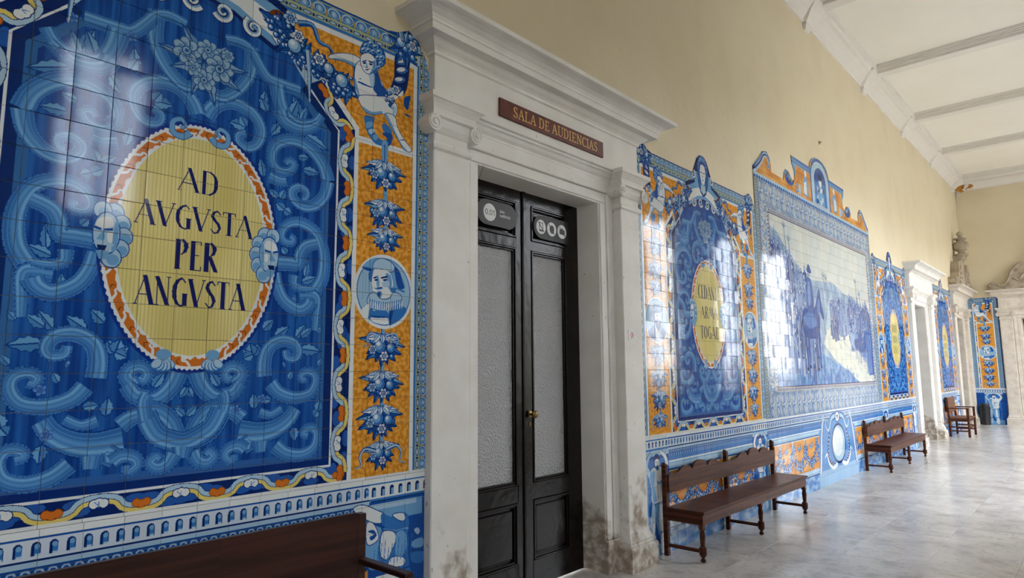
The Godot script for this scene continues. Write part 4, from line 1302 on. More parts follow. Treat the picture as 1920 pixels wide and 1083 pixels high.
	for i in 60:
		var u := r.randf_range(0.3, 2.0)
		var y := 1.95 - (u - 0.3) * 0.28 + r.randf_range(-0.12, 0.12)
		p.line([u, y, u + 0.10, y - r.randf_range(0.03, 0.10)], 0.006, Color8(112, 138, 170))
	# the crowd on the left: riders with raised lances
	p.pts(clip_in(curve([il, 2.98, -1.8, 2.92, -1.5, 2.78, -1.2, 2.62, -0.95, 2.40, -0.78, 2.1, -0.7, 1.7, -0.68, 1.5]), 1.45, il, -0.68), near)
	for row in 8:
		for i in 14:
			var u := il + 0.05 + i * 0.105 + r.randf_range(-0.05, 0.05)
			var y := 2.90 - row * 0.155 - i * 0.026 + r.randf_range(-0.06, 0.06)
			if u > -0.74 + row * 0.02:
				continue
			figure_mark(p, r, u, y, r.randf_range(0.24, 0.38))
	for i in 26:
		var u := il + 0.05 + i * 0.05
		var y := 3.02 - i * 0.026
		p.line([u, y - 0.25, u + r.randf_range(-0.08, 0.10), y + r.randf_range(0.05, 0.24)], 0.009, [Color8(60, 84, 140), Color8(150, 168, 200)][i % 2])
	for i in 34:
		var u := il + 0.03 + r.randf() * 1.3
		var y := 1.40 + r.randf() * 0.25
		p.line([u, y, u + r.randf_range(-0.05, 0.06), y + r.randf_range(0.25, 0.6)], r.randf_range(0.012, 0.035), [Color8(72, 104, 168), Color8(120, 148, 196), Color8(176, 194, 218)][i % 3])
	# palms and trees against the sky
	for e in [[-1.52, 3.02, 0.30], [-1.38, 2.90, 0.26], [1.45, 2.52, 0.40], [1.62, 2.46, 0.24], [-0.72, 2.62, 0.2], [0.0, 2.66, 0.12], [-0.1, 2.7, 0.1]]:
		p.line([e[0], e[1] - 0.1, e[0] - 0.05, e[1] + e[2]], 0.022, Color8(98, 120, 158))
		for i in 5:
			var t := 0.5 + i * 0.5
			p.line([e[0] - 0.05, e[1] + e[2] * 0.8, e[0] - 0.05 + cos(t) * 0.09, e[1] + e[2] * 0.8 + sin(t) * 0.09], 0.012, Color8(120, 140, 170))
	# the crowds further off
	p.pts(curve([0.02, 2.42, 0.2, 2.52, 0.5, 2.56, 0.8, 2.52, 1.0, 2.40, 0.95, 2.1, 0.7, 1.98, 0.35, 2.05, 0.1, 2.2]), Color8(136, 160, 198))
	p.pts(curve([0.98, 2.40, 1.2, 2.52, 1.6, 2.46, 2.0, 2.38, ir, 2.30, ir, 1.7, 1.8, 1.66, 1.4, 1.78, 1.1, 1.98]), Color8(92, 124, 182))
	for i in 70:
		var u := r.randf_range(0.06, 0.98)
		figure_mark(p, r, u, 2.46 - absf(u - 0.5) * 0.14 - r.randf() * 0.40, r.randf_range(0.16, 0.30))
	for i in 90:
		var u := r.randf_range(1.02, ir - 0.08)
		figure_mark(p, r, u, 2.44 - r.randf() * 0.60 + (ir - u) * 0.04, r.randf_range(0.18, 0.34))
	for i in 14:
		var u := r.randf_range(1.1, ir - 0.1)
		p.line([u, 2.2, u + r.randf_range(-0.12, 0.12), 2.62], 0.007, Color8(76, 98, 148))
	for e in [[1.30, 1.86], [1.52, 1.80]]:
		p.soft([e[0] - 0.14, e[1] + 0.10, e[0] + 0.12, e[1] + 0.12, e[0] + 0.18, e[1] + 0.26, e[0] + 0.24, e[1] + 0.14, e[0] + 0.13, e[1] - 0.02, e[0] - 0.13, e[1] - 0.02], Color8(60, 92, 158))
		for q in [-0.11, -0.05, 0.06, 0.11]:
			p.line([e[0] + q, e[1], e[0] + q + 0.01, e[1] - 0.2], 0.018, Color8(60, 92, 158))
	p.poly([1.72, 2.1, ir, 2.1, ir, 1.42, 1.86, 1.40, 1.78, 1.7], Color8(62, 100, 174))
	for i in 30:
		var u := r.randf_range(1.76, ir - 0.03)
		p.line([u, 1.44, u + r.randf_range(-0.03, 0.03), 2.05], 0.012, [Color8(48, 84, 160), Color8(104, 142, 200), Color8(150, 180, 214)][r.randi() % 3])
	# a dark horse standing in the middle, its head low, its rider on the far side
	var coat := Color8(38, 76, 150)
	var sheen := Color8(78, 120, 186)
	for e in [[-0.98, 0.0], [-0.88, 0.03], [-0.56, 0.0], [-0.46, 0.03]]:
		p.band(curve([e[0], 2.0, e[0] - 0.015, 1.80, e[0] + 0.01, 1.66, e[0] - 0.005, 1.52 + e[1]]), 0.085, 0.03, coat)
		p.rect(e[0] - 0.03, e[0] + 0.03, 1.49 + e[1], 1.53 + e[1], Color8(24, 48, 104))
	p.soft([-1.10, 2.10, -1.04, 2.26, -0.84, 2.30, -0.64, 2.30, -0.52, 2.40, -0.42, 2.56, -0.36, 2.60, -0.33, 2.54, -0.30, 2.40, -0.22, 2.24, -0.26, 2.18, -0.34, 2.24, -0.40, 2.30, -0.40, 2.14, -0.46, 1.96, -0.70, 1.90, -0.92, 1.92, -1.06, 1.96], coat)
	p.soft([-1.02, 2.18, -0.84, 2.25, -0.64, 2.24, -0.56, 2.10, -0.74, 2.04, -0.94, 2.06], sheen)
	p.soft([-0.50, 2.32, -0.42, 2.46, -0.36, 2.40, -0.42, 2.22], sheen)
	p.band(curve([-1.08, 2.14, -1.15, 2.0, -1.13, 1.78]), 0.04, 0.02, Color8(24, 48, 104))
	p.line([-0.26, 2.22, -0.20, 1.98], 0.012, Color8(24, 48, 104))
	p.soft([-0.86, 2.26, -0.88, 2.56, -0.80, 2.72, -0.68, 2.70, -0.62, 2.52, -0.64, 2.28], Color8(66, 98, 166))
	p.soft([-0.82, 2.34, -0.82, 2.60, -0.74, 2.66, -0.72, 2.40], Color8(124, 152, 200))
	p.ell(-0.74, 2.77, 0.05, 0.065, Color8(150, 170, 204))
	p.soft([-0.82, 2.80, -0.74, 2.90, -0.64, 2.80, -0.72, 2.78], Color8(52, 80, 146))
	# crest above the frame
	p.rect(-hw, hw, 3.745, PIC_TOP, Color8(120, 140, 180))
	var orange := mottle(p.w, p.h, 300, 300, Color8(204, 128, 48), Color8(228, 166, 86), 5, 0.045, 2.6)
	p.rect(-hw + 0.1, hw - 0.1, 3.80, 4.40, orange)
	p.rect(-hw, hw, 3.74, 3.805, INK[4])
	for i in 70:
		p.ell(-hw + 0.035 + i * 0.07, 3.752, 0.03, 0.022, INK[1], 0, 8)
	for m in [1.0, -1.0]:
		p.mir = m
		p.band(curve([2.46, 3.83, 2.36, 3.87, 2.22, 3.96, 2.10, 4.07, 1.99, 4.085, 1.93, 4.01, 1.95, 3.94, 2.0, 3.96]), 0.12, 0.03, INK[4])
		p.band(curve([2.46, 3.83, 2.36, 3.87, 2.22, 3.96, 2.10, 4.07, 1.99, 4.085, 1.93, 4.01, 1.95, 3.94, 2.0, 3.96]), 0.12, 0.03, INK[0], 0.05, 0.26)
		p.band(curve([2.46, 3.83, 2.36, 3.90, 2.22, 4.0, 2.10, 4.11, 1.99, 4.12, 1.90, 4.03]), 0.02, 0.02, INK[1])
		for e in [[1.30, 3.99], [1.38, 4.01], [1.24, 3.97], [1.34, 4.04]]:
			p.ell(e[0], e[1], 0.05, 0.05, INK[0])
			p.ell(e[0], e[1] + 0.006, 0.038, 0.038, INK[3])
		p.band(curve([1.40, 3.98, 1.34, 3.92, 1.20, 3.90, 1.10, 3.96, 1.08, 4.08]), 0.07, 0.03, INK[1])
		p.rect(0, 1.13, 4.20, 4.30, INK[3])
		p.rect(0, 1.13, 4.262, 4.30, INK[2])
		p.rect(0, 1.13, 4.225, 4.236, INK[0])
		p.rect(1.0, 1.13, 4.05, 4.2, INK[3])
		# seated figure beside the niche
		p.poly([0.55, 3.83, 0.72, 3.85, 0.74, 4.0, 0.68, 4.12, 0.60, 4.14, 0.52, 4.02], INK[3])
		p.ell(0.62, 4.16, 0.04, 0.05, INK[5])
		p.poly([0.60, 3.86, 0.72, 3.88, 0.70, 4.02, 0.60, 4.06], INK[5])
		p.poly([0.84, 3.82, 0.94, 3.83, 0.92, 3.96, 0.84, 3.95], INK[4])
		for i in 6:
			p.fruit(0.98 + r.randf_range(-0.04, 0.06), 3.88 + r.randf_range(-0.04, 0.06), 0.022, INK[0], INK[3], INK[4], INK[5])
	p.mir = 1.0
	p.ell(0, 4.20, 0.42, 0.31, INK[1], 0, 40)
	p.rect(-0.42, 0.42, 3.81, 4.20, INK[1])
	p.ell(0, 4.20, 0.38, 0.27, INK[4], 0, 40)
	p.rect(-0.38, 0.38, 3.81, 4.20, INK[4])
	p.ell(0, 4.16, 0.26, 0.22, INK[1], 0, 30)
	p.rect(-0.26, 0.26, 3.83, 4.16, INK[2])
	p.poly([-0.16, 3.83, 0.16, 3.83, 0.13, 4.06, 0.0, 4.12, -0.13, 4.06], INK[3])
	p.ell(0, 4.17, 0.06, 0.075, INK[5])
	p.ell(0, 4.24, 0.09, 0.05, INK[0])
	for i in 10:
		p.ell(r.randf_range(-0.15, 0.15), r.randf_range(3.85, 4.08), 0.03, 0.04, [INK[0], INK[4], INK[5]][i % 3], r.randf() * 3.0, 10)
	return p

func clip_in(q: PackedVector2Array, low: float, left: float, right: float) -> PackedVector2Array:
	q.append(Vector2(right, low))
	q.append(Vector2(left, low))
	return q

func figure_mark(p: Painter, r: RandomNumberGenerator, u: float, y: float, hgt: float) -> void:
	var tones := [Color8(42, 72, 140), Color8(66, 98, 164), Color8(96, 126, 184), Color8(130, 156, 200), Color8(82, 100, 150)]
	var c: Color = tones[r.randi() % 5]
	var w := hgt * r.randf_range(0.16, 0.26)
	p.poly([u - w, y - hgt * 0.5, u + w, y - hgt * 0.5, u + w * 0.9, y + hgt * 0.25, u, y + hgt * 0.36, u - w * 0.9, y + hgt * 0.22], c)
	p.poly([u - w * 0.3, y - hgt * 0.5, u + w * 0.25, y - hgt * 0.45, u + w * 0.1, y + hgt * 0.2, u - w * 0.35, y + hgt * 0.15], c.lerp(Color8(214, 220, 226), 0.5))
	p.ell(u, y + hgt * 0.42, w * 0.5, w * 0.62, tones[r.randi() % 3], 0, 8)
	p.ell(u - w * 0.1, y + hgt * 0.44, w * 0.26, w * 0.34, Color8(196, 206, 220), 0, 7)

# the painted dado: niches, cornice, garlands on orange and a marbled foot
func dado_strip(p: Painter, ua: float, ub: float, r: RandomNumberGenerator) -> void:
	p.rect(ua, ub, 0.0, 0.99, INK[3])
	p.rect(ua, ub, 0.934, 0.99, INK[5])
	p.rect(ua, ub, 0.926, 0.934, INK[1])
	p.rect(ua, ub, 0.858, 0.926, Color8(206, 218, 232))
	var n := int((ub - ua) / 0.0535)
	for i in n:
		var u := ua + (i + 0.5) * (ub - ua) / n
		p.rect(u - 0.015, u + 0.013, 0.870, 0.904, INK[0])
		p.ell(u - 0.001, 0.904, 0.014, 0.014, INK[0], 0, 10)
		p.rect(u - 0.006, u + 0.011, 0.870, 0.904, INK[2])
		p.ell(u + 0.002, 0.902, 0.009, 0.010, INK[3], 0, 8)
		p.rect(u - 0.004, u + 0.012, 0.870, 0.878, INK[4])
	p.rect(ua, ub, 0.850, 0.858, INK[0])
	p.rect(ua, ub, 0.832, 0.850, INK[4])
	p.rect(ua, ub, 0.770, 0.832, INK[1])
	var m := int((ub - ua) / 0.04)
	for i in m:
		var u := ua + (i + 0.5) * (ub - ua) / m
		p.ell(u, 0.812, 0.016, 0.014, INK[4], 0, 10)
		p.ell(u, 0.808, 0.010, 0.011, INK[1], 0, 8)
		p.rect(u - 0.013, u + 0.011, 0.775, 0.800, INK[3])
	p.rect(ua, ub, 0.742, 0.775, INK[2])
	p.rect(ua, ub, 0.725, 0.742, INK[5])
	p.rect(ua, ub, 0.672, 0.725, INK[3])
	p.rect(ua, ub, 0.682, 0.715, INK[4])
	p.rect(ua, ub, 0.660, 0.672, INK[0])
	p.rect(ua, ub, 0.648, 0.660, INK[5])
	var orange := mottle(p.w, p.h, 400, 120, Color8(212, 132, 44), Color8(234, 168, 82), 6, 0.06, 2.4)
	p.rect(ua, ub, 0.250, 0.650, orange)
	# festoons
	var f := int((ub - ua) / 0.42)
	for i in f:
		var a := ua + (ub - ua) * i / f
		var b := ua + (ub - ua) * (i + 1) / f
		p.band(curve([a, 0.60, a - 0.02, 0.635, a + 0.01, 0.65, a + 0.025, 0.62, a, 0.60]), 0.012, 0.012, INK[4])
		var q := curve([a, 0.62, lerpf(a, b, 0.25), 0.44, lerpf(a, b, 0.5), 0.39, lerpf(a, b, 0.75), 0.44, b, 0.62], 3)
		for g in q:
			for j in 3:
				var t := r.randf() * TAU
				p.leaf(g.x, g.y - 0.05, g.x + cos(t) * 0.075, g.y - 0.05 + sin(t) * 0.075, 0.04, INK[0], INK[1], INK[3])
		for g in q:
			for j in 4:
				p.fruit(g.x + r.randf_range(-0.035, 0.035), g.y - 0.05 + r.randf_range(-0.06, 0.045), r.randf_range(0.011, 0.02), INK[0], INK[2], INK[4], INK[5])
		for j in 10:
			p.leaf(a, 0.36 + j * 0.02, a + r.randf_range(-0.07, 0.07), 0.33 + j * 0.025, 0.035, INK[0], INK[2], INK[4])
		p.leaf(lerpf(a, b, 0.5), 0.54, lerpf(a, b, 0.36), 0.57, 0.06, INK[1], INK[3], INK[4])
		p.leaf(lerpf(a, b, 0.5), 0.54, lerpf(a, b, 0.6), 0.60, 0.06, INK[1], INK[3], INK[4])
	p.rect(ua, ub, 0.195, 0.262, INK[4])
	for i in n:
		var u := ua + (i + 0.5) * (ub - ua) / n
		p.rect(u - 0.012, u + 0.012, 0.203, 0.252, INK[3])
		p.ell(u, 0.235, 0.010, 0.014, INK[5], 0, 8)
	p.rect(ua, ub, 0.185, 0.197, INK[0])
	var foot := mottle(p.w, p.h, 500, 120, Color8(72, 122, 190), Color8(156, 188, 218), 8, 0.09, 2.4)
	p.rect(ua, ub, -0.02, 0.187, foot)

func dado_figure(p: Painter, u: float, m: float) -> void:
	var keep := p.u0
	# the bent figure carrying the cornice; the tracing sits at the right end of the first panel
	p.mir = m
	p.u0 = keep - u
	p.rect(0.93 - 1.10, 1.33 - 1.10, 0.0, 0.845, INK[1])
	p.rect(0.93 - 1.10, 1.28 - 1.10, 0.74, 0.83, INK[3])
	p.rect(0.94 - 1.10, 1.24 - 1.10, 0.80, 0.83, INK[4])
	for e in ATLAS:
		var q := []
		for i in range(0, e[1].size(), 2):
			q.append_array([e[1][i] - 1.10, e[1][i + 1]])
		p.soft(q, INK[e[0]], 3, 0.004 if e[0] >= 4 else 0.0)
	for i in 12:
		p.line([-0.14 + i * 0.022, 0.50 + 0.012 * (i % 3), -0.13 + i * 0.022, 0.60 + 0.015 * (i % 4)], 0.004, INK[2])
	p.poly([-0.16, 0.47, 0.10, 0.47, 0.14, 0.30, 0.06, 0.12, -0.02, 0.08, -0.10, 0.14, -0.17, 0.3], INK[2])
	p.poly([-0.12, 0.47, 0.02, 0.47, 0.05, 0.33, -0.02, 0.2, -0.10, 0.3], INK[5])
	p.poly([0.02, 0.4, 0.10, 0.36, 0.10, 0.2, 0.04, 0.12, 0.02, 0.26], INK[4])
	p.poly([-0.16, 0.3, -0.10, 0.32, -0.06, 0.1, -0.12, 0.08], INK[3])
	p.poly([-0.05, 0.2, 0.0, 0.22, 0.02, 0.06, -0.05, 0.04], INK[5])
	p.u0 = keep
	p.mir = 1.0

func dado_cartouche(p: Painter, u: float) -> void:
	var keep := p.u0
	p.u0 = keep - u
	p.poly([-0.85, 0.20, 0.85, 0.20, 0.80, 0.70, 0.5, 0.80, 0.2, 0.92, -0.2, 0.92, -0.5, 0.80, -0.80, 0.70], Color8(96, 146, 202))
	p.rect(-0.86, 0.86, -0.02, 0.20, Color8(150, 184, 216))
	for m in [1.0, -1.0]:
		p.mir = m
		p.band(curve([0.80, 0.18, 0.74, 0.4, 0.70, 0.6, 0.64, 0.78, 0.60, 0.84]), 0.10, 0.07, INK[0])
		p.band(curve([0.80, 0.18, 0.74, 0.4, 0.70, 0.6, 0.64, 0.78, 0.60, 0.84]), 0.08, 0.05, INK[5])
		p.band(curve([0.80, 0.18, 0.74, 0.4, 0.70, 0.6, 0.64, 0.78, 0.60, 0.84]), 0.08, 0.05, INK[3], 0.25, 0.3)
		p.ell(0.60, 0.86, 0.05, 0.05, INK[4])
		p.band(curve([0.10, 0.88, 0.26, 0.84, 0.36, 0.72, 0.44, 0.70, 0.52, 0.78, 0.46, 0.84, 0.40, 0.79]), 0.08, 0.03, INK[0])
		p.band(curve([0.10, 0.88, 0.26, 0.84, 0.36, 0.72, 0.44, 0.70, 0.52, 0.78, 0.46, 0.84, 0.40, 0.79]), 0.06, 0.02, INK[4])
		p.band(curve([0.36, 0.66, 0.46, 0.5, 0.44, 0.34, 0.30, 0.24, 0.16, 0.22]), 0.05, 0.05, INK[0])
		for i in 12:
			var t := i / 11.0
			var c := Vector2(0.36, 0.64).bezier_interpolate(Vector2(0.5, 0.45), Vector2(0.42, 0.28), Vector2(0.18, 0.22), t)
			p.leaf(c.x, c.y, c.x + 0.05, c.y - 0.03, 0.03, INK[1], INK[4], INK[5])
		p.band(curve([0.10, 0.24, 0.3, 0.2, 0.46, 0.28, 0.52, 0.4, 0.6, 0.36]), 0.06, 0.02, INK[5])
	p.mir = 1.0
	p.ell(0, 0.50, 0.31, 0.27, INK[0], 0, 40)
	p.ell(0, 0.50, 0.28, 0.24, INK[4], 0, 40)
	p.ell(-0.04, 0.52, 0.22, 0.19, INK[5], 0, 40)
	p.ell(0, 0.86, 0.10, 0.08, INK[1])
	p.ell(0, 0.86, 0.08, 0.065, INK[5])
	p.poly([-0.03, 0.88, 0.03, 0.88, 0.0, 0.82], INK[1])
	p.u0 = keep

func standing_figure(p: Painter, u: float, m: float) -> void:
	var keep := p.u0
	p.mir = m
	p.u0 = keep - u
	p.rect(-0.20, 0.20, -0.02, 0.845, INK[2])
	p.rect(-0.20, -0.15, 0.0, 0.845, INK[1])
	p.rect(0.15, 0.20, 0.0, 0.845, INK[3])
	p.rect(-0.20, 0.20, 0.80, 0.845, INK[4])
	p.rect(-0.20, 0.20, 0.775, 0.80, INK[1])
	p.rect(-0.20, 0.20, -0.02, 0.12, INK[3])
	# cloth and legs
	p.soft([-0.10, 0.46, 0.10, 0.46, 0.15, 0.30, 0.12, 0.14, 0.02, 0.10, -0.08, 0.12, -0.14, 0.28], INK[1])
	p.soft([-0.08, 0.45, 0.02, 0.45, 0.04, 0.28, -0.02, 0.14, -0.09, 0.18], INK[3])
	p.soft([0.05, 0.42, 0.09, 0.42, 0.12, 0.28, 0.08, 0.16, 0.05, 0.28], INK[4])
	p.soft([-0.05, 0.40, -0.02, 0.40, -0.01, 0.22, -0.06, 0.20], INK[5])
	p.soft([-0.08, 0.16, -0.03, 0.16, -0.02, 0.03, -0.09, 0.02], INK[5], 3, 0.003)
	p.soft([0.05, 0.16, 0.10, 0.16, 0.13, 0.04, 0.06, 0.03], INK[4], 3, 0.003)
	# trunk
	p.soft([-0.13, 0.66, -0.05, 0.71, 0.05, 0.71, 0.13, 0.66, 0.10, 0.54, 0.09, 0.43, -0.09, 0.43, -0.10, 0.54], INK[5], 3, 0.004)
	p.soft([0.04, 0.68, 0.12, 0.65, 0.09, 0.54, 0.08, 0.44, 0.02, 0.44, 0.05, 0.56], INK[3])
	p.soft([-0.09, 0.60, -0.02, 0.585, 0.0, 0.60, 0.0, 0.575, -0.04, 0.565], INK[3])
	p.line([0.0, 0.60, -0.005, 0.46], 0.006, INK[2])
	for y in [0.55, 0.51, 0.47]:
		p.line([-0.05, y, 0.04, y], 0.004, INK[3])
	# arms raised to the cornice
	p.band(curve([-0.12, 0.655, -0.165, 0.72, -0.13, 0.79, -0.06, 0.83]), 0.066, 0.036, INK[1])
	p.band(curve([-0.12, 0.655, -0.165, 0.72, -0.13, 0.79, -0.06, 0.83]), 0.056, 0.028, INK[5])
	p.band(curve([0.12, 0.655, 0.165, 0.72, 0.14, 0.78, 0.08, 0.83]), 0.066, 0.036, INK[1])
	p.band(curve([0.12, 0.655, 0.165, 0.72, 0.14, 0.78, 0.08, 0.83]), 0.056, 0.028, INK[4])
	# head bowed under the load
	p.ell(0.0, 0.755, 0.054, 0.062, INK[1])
	p.ell(-0.006, 0.742, 0.042, 0.050, INK[5])
	p.soft([-0.05, 0.76, -0.02, 0.80, 0.03, 0.80, 0.05, 0.75, 0.02, 0.772, -0.02, 0.772], INK[0])
	p.ell(-0.022, 0.748, 0.008, 0.005, INK[0], 0, 8)
	p.ell(0.012, 0.748, 0.008, 0.005, INK[0], 0, 8)
	p.line([-0.006, 0.745, -0.010, 0.728], 0.006, INK[2])
	p.soft([-0.03, 0.715, 0.02, 0.715, 0.01, 0.685, -0.02, 0.685], INK[2])
	p.u0 = keep
	p.mir = 1.0

# ------------------------------------------------------------------ materials
func noise_tex(size: int, freq: float, stops: Array, seed_: int, octaves := 4, warp := 0.0) -> NoiseTexture2D:
	var fn := FastNoiseLite.new()
	fn.seed = seed_
	fn.frequency = freq
	fn.fractal_octaves = octaves
	if warp > 0.0:
		fn.domain_warp_enabled = true
		fn.domain_warp_amplitude = warp
		fn.domain_warp_frequency = freq * 0.7
	var g := Gradient.new()
	g.offsets = PackedFloat32Array()
	g.colors = PackedColorArray()
	var off := PackedFloat32Array()
	var cs := PackedColorArray()
	for e in stops:
		off.append(e[0])
		cs.append(e[1])
	g.offsets = off
	g.colors = cs
	var t := NoiseTexture2D.new()
	t.width = size
	t.height = size
	t.seamless = true
	t.noise = fn
	t.color_ramp = g
	return t

func bump_tex(size: int, freq: float, seed_: int, strength: float, octaves := 3) -> NoiseTexture2D:
	var fn := FastNoiseLite.new()
	fn.seed = seed_
	fn.frequency = freq
	fn.fractal_octaves = octaves
	var t := NoiseTexture2D.new()
	t.width = size
	t.height = size
	t.seamless = true
	t.as_normal_map = true
	t.bump_strength = strength
	t.noise = fn
	return t

func std(c: Color, rough: float, spec := 0.5) -> StandardMaterial3D:
	var m := StandardMaterial3D.new()
	m.albedo_color = c
	m.roughness = rough
	m.metallic_specular = spec
	return m

func surf(tex: Texture2D, scale_: float, rough: float, bump: Texture2D = null, bump_scale := 0.3) -> StandardMaterial3D:
	var m := StandardMaterial3D.new()
	m.albedo_texture = tex
	m.roughness = rough
	m.uv1_triplanar = true
	m.uv1_world_triplanar = true
	m.uv1_scale = Vector3(scale_, scale_, scale_)
	if bump != null:
		m.normal_enabled = true
		m.normal_texture = bump
		m.normal_scale = bump_scale
	return m

func make_materials() -> void:
	M.plaster = surf(noise_tex(512, 0.006, [[0.0, Color8(220, 206, 176)], [0.5, Color8(225, 212, 183)], [1.0, Color8(228, 216, 188)]], 4), 0.25, 0.75, bump_tex(512, 0.03, 3, 4.0), 0.15)
	M.ceiling = surf(noise_tex(256, 0.01, [[0.0, Color8(238, 233, 222)], [1.0, Color8(241, 237, 228)]], 14), 0.3, 0.8)
	M.moulding = surf(noise_tex(256, 0.02, [[0.0, Color8(226, 221, 214)], [1.0, Color8(231, 226, 220)]], 15), 0.5, 0.7)
	M.stone = surf(noise_tex(512, 0.012, [[0.0, Color8(196, 184, 166)], [0.4, Color8(212, 202, 188)], [0.7, Color8(220, 211, 199)], [1.0, Color8(206, 195, 180)]], 5, 5, 20.0), 0.7, 0.55, bump_tex(256, 0.05, 8, 4.0), 0.2)
	M.shaded_grimy_stone = surf(noise_tex(512, 0.012, [[0.0, Color8(128, 112, 92)], [0.45, Color8(168, 154, 134)], [1.0, Color8(192, 180, 164)]], 6, 5, 20.0), 0.8, 0.7, bump_tex(256, 0.05, 8, 5.0), 0.3)  # darkened stone: grime plus the shade of the crests put into its colour
	M.grout = std(Color8(148, 142, 134), 0.9)
	M.wood = surf(wood_tex(Color8(64, 32, 22), Color8(100, 58, 42), 41), 0.8, 0.34, bump_tex(256, 0.03, 9, 3.0), 0.1)
	M.wood.metallic_specular = 0.25
	M.dark_wood = surf(wood_tex(Color8(40, 20, 17), Color8(66, 35, 29), 42), 0.8, 0.34)
	M.leather = surf(noise_tex(256, 0.02, [[0.0, Color8(96, 60, 40)], [1.0, Color8(130, 86, 58)]], 47), 1.0, 0.5)
	M.door = surf(wood_tex(Color8(10, 7, 6), Color8(22, 14, 12), 43), 0.8, 0.26, bump_tex(256, 0.04, 19, 3.0), 0.12)
	M.door.metallic_specular = 0.35
	M.brass = std(Color8(120, 96, 58), 0.35)
	M.brass.metallic = 0.9
	M.gold = std(Color8(226, 180, 100), 0.45)
	M.plate = std(Color8(66, 66, 70), 0.5)
	M.white = std(Color8(232, 232, 232), 0.6)
	M.black = std(Color8(24, 24, 26), 0.5)
	M.red = std(Color8(190, 36, 44), 0.6)
	M.bin = std(Color8(30, 32, 36), 0.35)
	M.sign_board = surf(noise_tex(256, 0.03, [[0.0, Color8(74, 52, 48)], [0.35, Color8(92, 36, 28)], [0.7, Color8(104, 40, 30)], [1.0, Color8(110, 84, 78)]], 51, 4, 20.0), 1.2, 0.5)
	M.foam = surf(noise_tex(128, 0.05, [[0.0, Color8(150, 92, 26)], [1.0, Color8(206, 150, 62)]], 61), 4.0, 0.9)
	M.asphalt = std(Color8(150, 146, 138), 0.9)
	M.facade = surf(noise_tex(256, 0.02, [[0.0, Color8(176, 168, 150)], [1.0, Color8(204, 198, 184)]], 63), 0.2, 0.9)
	M.window_wood = std(Color8(206, 202, 192), 0.5)
	var pane := std(Color(0.9, 0.95, 0.95, 0.06), 0.02)
	pane.transparency = BaseMaterial3D.TRANSPARENCY_ALPHA
	M.pane = pane
	var frost := std(Color8(186, 186, 188), 0.28, 0.7)
	frost.normal_enabled = true
	frost.normal_texture = bump_tex(512, 0.045, 77, 16.0, 2)
	frost.normal_scale = 1.0
	frost.uv1_triplanar = true
	frost.uv1_scale = Vector3(2.2, 2.2, 2.2)
	M.frost = frost
	# marble: three slabs' worth of tone
	for i in 3:
		var sh := [0, -9, 7][i] as int
		var mm := surf(noise_tex(1024, 0.0045, [[0.0, Color8(172 + sh, 166 + sh, 160 + sh)], [0.35, Color8(203 + sh, 198 + sh, 192 + sh)], [0.5, Color8(212 + sh, 207 + sh, 201 + sh)], [0.55, Color8(190 + sh, 184 + sh, 178 + sh)], [0.60, Color8(213 + sh, 208 + sh, 202 + sh)], [1.0, Color8(218 + sh, 213 + sh, 207 + sh)]], 71 + i, 6, 60.0), 0.55, 0.16)
		mm.roughness = 0.20
		M["marble%d" % i] = mm
	M.portal = stained_stone()

func wood_tex(a: Color, b: Color, seed_: int) -> ImageTexture:
	var im := mottle(512, 512, 512, 20, a, b, seed_, 0.05, 2.0)
	im.rotate_90(CLOCKWISE)
	return ImageTexture.create_from_image(im)

# the stone of the first door surround with the damp stains at its foot: laid out over x -1.4..1.4, y 0..3.7
func stained_stone() -> StandardMaterial3D:
	var p := Painter.new(-1.4, 1.4, 0.0, 3.7, 300.0)
	p.im = mottle(p.w, p.h, 420, 555, Color8(230, 226, 219), Color8(239, 236, 231), 81, 0.02, 1.4)
	var fine := FastNoiseLite.new()
	fn_setup(fine, 82, 0.018)
	var blot := FastNoiseLite.new()
	fn_setup(blot, 85, 0.006)
	var y_from := p.h - int(1.25 * 300)
	for py in range(y_from, p.h):
		var y := (p.h - py) / 300.0
		for px in p.w:
			var u := px / 300.0 - 1.4
			var side := 0.16 if u > 0.0 else 0.0
			var t := blot.get_noise_2d(px, py * 0.7) * 0.9 + fine.get_noise_2d(px, py) * 0.45
			var need := (y - 0.30 - side) * 1.3
			if t > need:
				var q := clampf((t - need) * 2.6, 0.0, 1.0)
				var flake := fine.get_noise_2d(px * 2.0 + 900, py * 2.0)
				var c := Color8(166, 150, 131) if flake < 0.2 else Color8(200, 192, 182)
				if flake < -0.16:
					c = Color8(140, 124, 105)
				var old := p.im.get_pixel(px, py)
				p.im.set_pixel(px, py, old.lerp(c, 0.80 * q))
	var r := RandomNumberGenerator.new()
	r.seed = 4
	for i in 60:
		var u := r.randf_range(-1.13, 1.13)
		var y := r.randf_range(0.2, 3.2)
		p.ell(u, y, r.randf_range(0.002, 0.006), r.randf_range(0.004, 0.016), Color8(186, 178, 168), r.randf_range(-0.6, 0.6), 8)
	var m := StandardMaterial3D.new()
	m.albedo_texture = p.texture()
	m.roughness = 0.6
	return m

func fn_setup(f: FastNoiseLite, s: int, fr: float) -> void:
	f.seed = s
	f.frequency = fr
	f.fractal_octaves = 4

func structure(called: String, mb: MB, mat: Material, label: String) -> MeshInstance3D:
	var o := solo(called, mb, mat, Transform3D())
	tag(o, label, "", "", "structure")
	return o

# ------------------------------------------------------------------ room shell
# windows of the wall opposite the tiles: middle, half width, sill, head; the first is added to brighten the near panel
const WINDOWS := [[-1.3, 0.45, 0.9, 3.8], [1.97, 0.40, 3.1, 4.9], [9.6, 0.85, 0.9, 5.1], [13.1, 0.75, 0.9, 5.1], [16.7, 0.62, 0.9, 5.1], [20.2, 0.95, 0.9, 5.1]]

